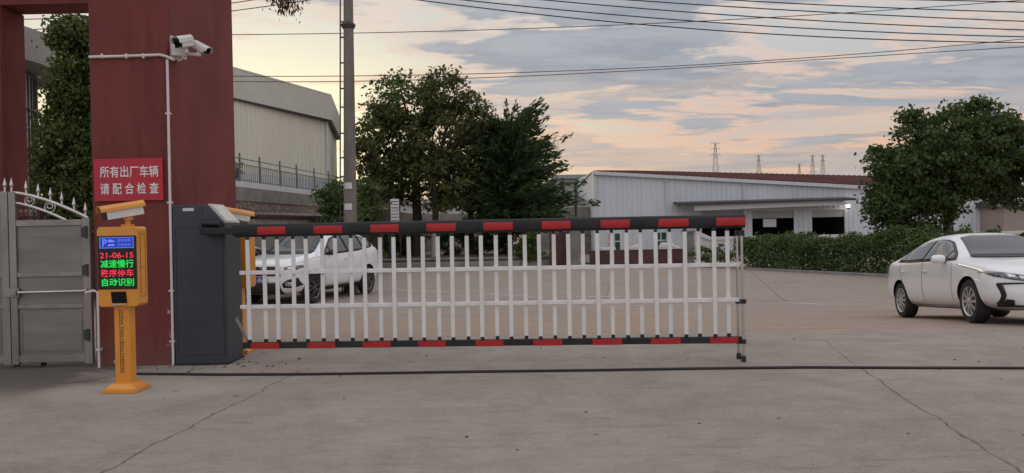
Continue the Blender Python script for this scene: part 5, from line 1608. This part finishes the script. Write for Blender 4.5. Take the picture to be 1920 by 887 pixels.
sedan = dict(cat='car', xf=1.37, xr=-1.33, track=.865, tyre_r=.316, rim_f=.68, spokes=10, sp_split=0, sp_w=.085, st=[
    # x, zb, ws, wm, zm, wb, zbelt, wr, zr
    (2.33, .26, .40, .56, .42, .50, .60, .36, .66),
    (2.26, .21, .66, .74, .42, .68, .66, .46, .735),
    (2.10, .19, .80, .86, .45, .79, .715, .56, .80),
    (1.75, .18, .83, .895, .48, .835, .79, .62, .885),
    (1.30, .17, .83, .90, .50, .85, .855, .64, .955),
    (.98, .17, .83, .90, .50, .855, .90, .66, 1.0),
    (.80, .17, .83, .90, .50, .86, .915, .66, 1.07),
    (.22, .17, .83, .90, .50, .865, .935, .565, 1.375),
    (-.10, .17, .83, .90, .50, .865, .945, .555, 1.43),
    (-.60, .17, .83, .90, .50, .865, .955, .555, 1.435),
    (-1.05, .17, .83, .90, .50, .865, .965, .55, 1.40),
    (-1.55, .18, .83, .90, .50, .86, .975, .57, 1.25),
    (-1.86, .20, .82, .89, .52, .84, .985, .62, 1.115),
    (-2.12, .24, .78, .85, .55, .79, .97, .62, 1.06),
    (-2.28, .30, .66, .76, .58, .68, .88, .54, 1.0),
    (-2.33, .38, .42, .6, .6, .54, .80, .4, .88)],
    surround=[(.90, .93), (.68, 1.055), (.30, 1.245), (.12, 1.29), (-.12, 1.312), (-.55, 1.31), (-.92, 1.275), (-1.22, 1.19), (-1.46, 1.06), (-1.42, .995), (-.9, .968), (.3, .948)],
    windows=[[(.80, .952), (.67, 1.03), (.58, 1.075), (.58, .958)], [(.55, .960), (.55, 1.092), (.29, 1.222), (.11, 1.27), (-.12, 1.292), (-.235, 1.29), (-.235, .976)], [(-.31, .98), (-.31, 1.292), (-.55, 1.29), (-.90, 1.255), (-1.06, 1.215), (-1.06, 1.0)],
             [(-1.10, 1.003), (-1.10, 1.20), (-1.22, 1.165), (-1.41, 1.06), (-1.38, 1.015)]],
    seams=[[(.80, .93), (.86, .75), (.84, .40), (.80, .25), (-.22, .25), (-1.0, .25)], [(-.27, .95), (-.28, .25)], [(-1.30, .97), (-1.28, .8), (-1.05, .5), (-.98, .26)], [(2.0, .68), (1.55, .77), (.98, .87)]],
    handles=[(-.13, .80), (-1.12, .82)], mirror=(.58, .93),
    screen=[(-.62, .985), (-.55, 1.10), (-.45, 1.315), (-.28, 1.35), (.28, 1.35), (.45, 1.315), (.55, 1.10), (.62, .985), (.35, .975), (-.35, .975)],
    rear_glass=[(-.55, 1.14), (-.46, 1.33), (.46, 1.33), (.55, 1.14)],
    lamp=[(.40, .60), (.52, .655), (.70, .70), (.81, .735), (.845, .725), (.80, .655), (.66, .605), (.50, .582)],
    lamp_in=[[(.50, .60), (.53, .638), (.60, .655), (.58, .608)], [(.61, .618), (.64, .668), (.72, .69), (.70, .64)]],
    front_pairs=[('bumper_trim', [(.54, .55), (.76, .545), (.735, .40), (.745, .31), (.72, .275), (.54, .262), (.54, .245), (.74, .25), (.785, .30), (.775, .40), (.805, .55), (.79, .57), (.54, .568)], M['trim']), ('fog_lamp', [(.64, .275), (.66, .34), (.73, .35), (.742, .31), (.72, .278)], M['trim'])],
    front=[('grille', [(-.50, .245), (-.38, .40), (-.30, .47), (.30, .47), (.38, .40), (.50, .245)], M['trim'], .009),
           ('upper_grille', [(-.42, .585), (-.40, .615), (.40, .615), (.42, .585)], M['trim'], .009)],
    tail=[(.40, .86), (.75, .92), (.80, .84), (.42, .80)], badge=(.60, .05))
cs = car('parked_sedan', 'white four door sedan on the right, cut off by the picture edge', sedan, M['carpaint'], M['alloy'])
SC = .94
wf = hit(1826, 606); 
hd = R(-97.5)
cs.scale = (SC, SC, SC)
fw = Vector((math.cos(hd), math.sin(hd), 0)); lf = Vector((-fw.y, fw.x, 0))
org = Vector((wf.x, wf.y, 0)) - fw * (1.37 * SC) + lf * (.865 * SC - .05)
pf = org + fw * 1.37 * SC; pr_ = org - fw * 1.33 * SC
zf, zr_ = gz(pf.x, pf.y), gz(pr_.x, pr_.y)
zl_ = gz(*(org + lf * .8).xy); zrr = gz(*(org - lf * .8).xy)
X_ = (pf + Vector((0, 0, zf)) - pr_ - Vector((0, 0, zr_))).normalized()
Y_ = (lf * 1.6 + Vector((0, 0, zl_ - zrr))).normalized(); Z_ = X_.cross(Y_).normalized(); Y_ = Z_.cross(X_)
oz = zr_ + (zf - zr_) * (1.33 / 2.7)
cs.rotation_euler = Matrix((X_, Y_, Z_)).transposed().to_euler(); cs.location = (org.x, org.y, oz)

suv = dict(cat='car', xf=1.32, xr=-1.32, track=.895, tyre_r=.345, rim_f=.66, spokes=5, sp_split=.28, sp_w=.075, st=[
    (2.20, .30, .42, .62, .50, .58, .72, .42, .82),
    (2.12, .25, .70, .78, .52, .74, .80, .54, .93),
    (1.92, .22, .82, .88, .56, .83, .88, .62, 1.0),
    (1.55, .21, .85, .915, .58, .865, .95, .66, 1.055),
    (1.15, .21, .85, .92, .60, .875, .99, .68, 1.09),
    (.90, .21, .85, .92, .60, .88, 1.01, .68, 1.14),
    (.30, .21, .85, .92, .60, .885, 1.04, .61, 1.53),
    (.00, .21, .85, .92, .60, .885, 1.05, .60, 1.61),
    (-.60, .21, .85, .92, .60, .885, 1.07, .60, 1.64),
    (-1.20, .21, .85, .92, .60, .88, 1.10, .58, 1.61),
    (-1.65, .24, .84, .91, .62, .87, 1.12, .56, 1.53),
    (-1.95, .28, .81, .88, .66, .84, 1.10, .56, 1.34),
    (-2.14, .34, .74, .80, .68, .78, 1.02, .56, 1.16),
    (-2.20, .42, .5, .66, .70, .62, .92, .44, 1.02)],
    surround=[(.80, 1.035), (.56, 1.20), (.22, 1.41), (-.05, 1.475), (-.7, 1.485), (-1.2, 1.455), (-1.58, 1.36), (-1.76, 1.23), (-1.60, 1.16), (-.8, 1.09), (.3, 1.05)],
    windows=[[(.73, 1.055), (.56, 1.17), (.50, 1.21), (.50, 1.065)], [(.46, 1.068), (.46, 1.235), (.18, 1.395), (-.05, 1.452), (-.26, 1.46), (-.26, 1.09)], [(-.32, 1.095), (-.32, 1.462), (-.8, 1.46), (-1.08, 1.44), (-1.08, 1.14)],
             [(-1.14, 1.145), (-1.14, 1.435), (-1.5, 1.35), (-1.66, 1.25), (-1.55, 1.19)]],
    seams=[[(.82, 1.02), (.88, .8), (.86, .5), (.82, .36), (-1.0, .36)], [(-.29, 1.06), (-.30, .36)], [(-1.25, 1.12), (-1.22, .9), (-1.02, .55), (-.96, .37)], [(1.9, .90), (1.3, .99), (.9, 1.02)]],
    handles=[(-.12, .93), (-1.05, .96)], mirror=(.60, 1.06), mirror_m=M['trim'],
    cladding=[[(.90, .25), (.90, .34), (-.88, .34), (-.88, .25)]],
    screen=[(-.65, 1.115), (-.59, 1.25), (-.50, 1.47), (-.3, 1.515), (.3, 1.515), (.50, 1.47), (.59, 1.25), (.65, 1.115), (.35, 1.10), (-.35, 1.10)],
    rear_glass=[(-.55, 1.2), (-.48, 1.5), (.48, 1.5), (.55, 1.2)],
    lamp=[(.44, .735), (.50, .80), (.72, .845), (.84, .86), (.865, .83), (.82, .765), (.66, .725)],
    lamp_in=[[(.52, .75), (.55, .79), (.63, .805), (.62, .75)], [(.68, .76), (.70, .82), (.80, .835), (.78, .775)]],
    front_pairs=[('fog_surround', [(.60, .40), (.58, .48), (.70, .56), (.84, .60), (.86, .44), (.78, .39)], M['trim']), ('fog_lamp', [(.66, .44), (.65, .49), (.70, .52), (.76, .50), (.76, .44), (.71, .42)], M['lampwhite'])],
    front=[('grille', [(-.44, .735), (-.46, .80), (-.42, .845), (.42, .845), (.46, .80), (.44, .735)], M['trim'], .009),
           ('lower_grille', [(-.56, .645), (-.54, .695), (.54, .695), (.56, .645)], M['trim'], .009), ('bumper_intake', [(-.58, .27), (-.52, .50), (.52, .50), (.58, .27)], M['trim'], .009),
           ('skid_trim', [(-.56, .52), (-.55, .545), (.55, .545), (.56, .52)], M['chrome'], .012)],
    tail=[(.52, .98), (.80, 1.06), (.84, .94), (.54, .88)], plate=.56, plate_text='08·R6', badge=(.79, .06),
    rails=[(.1, .60, 1.60), (0, .61, 1.645), (-.6, .61, 1.675), (-1.2, .59, 1.645), (-1.35, .58, 1.60)])
cv = car('parked_suv', 'white compact SUV parked behind the left part of the white fence', suv, M['carpaint'], M['alloy_dark'])
wf = hit(590, 569); hd = R(-107)
fw = Vector((math.cos(hd), math.sin(hd), 0)); lf = Vector((-fw.y, fw.x, 0))
org = Vector((wf.x, wf.y, 0)) - fw * 1.32 - lf * .87
cv.location = (org.x, org.y, gz(org.x, org.y)); cv.rotation_euler = (0, 0, hd); cv.scale = (1, 1, 1.05)
c3 = dup(cs, (-7.02, 19.1, gz(-7, 19)), R(-88), 'white car mostly hidden behind the parked SUV and the barrier cabinet')
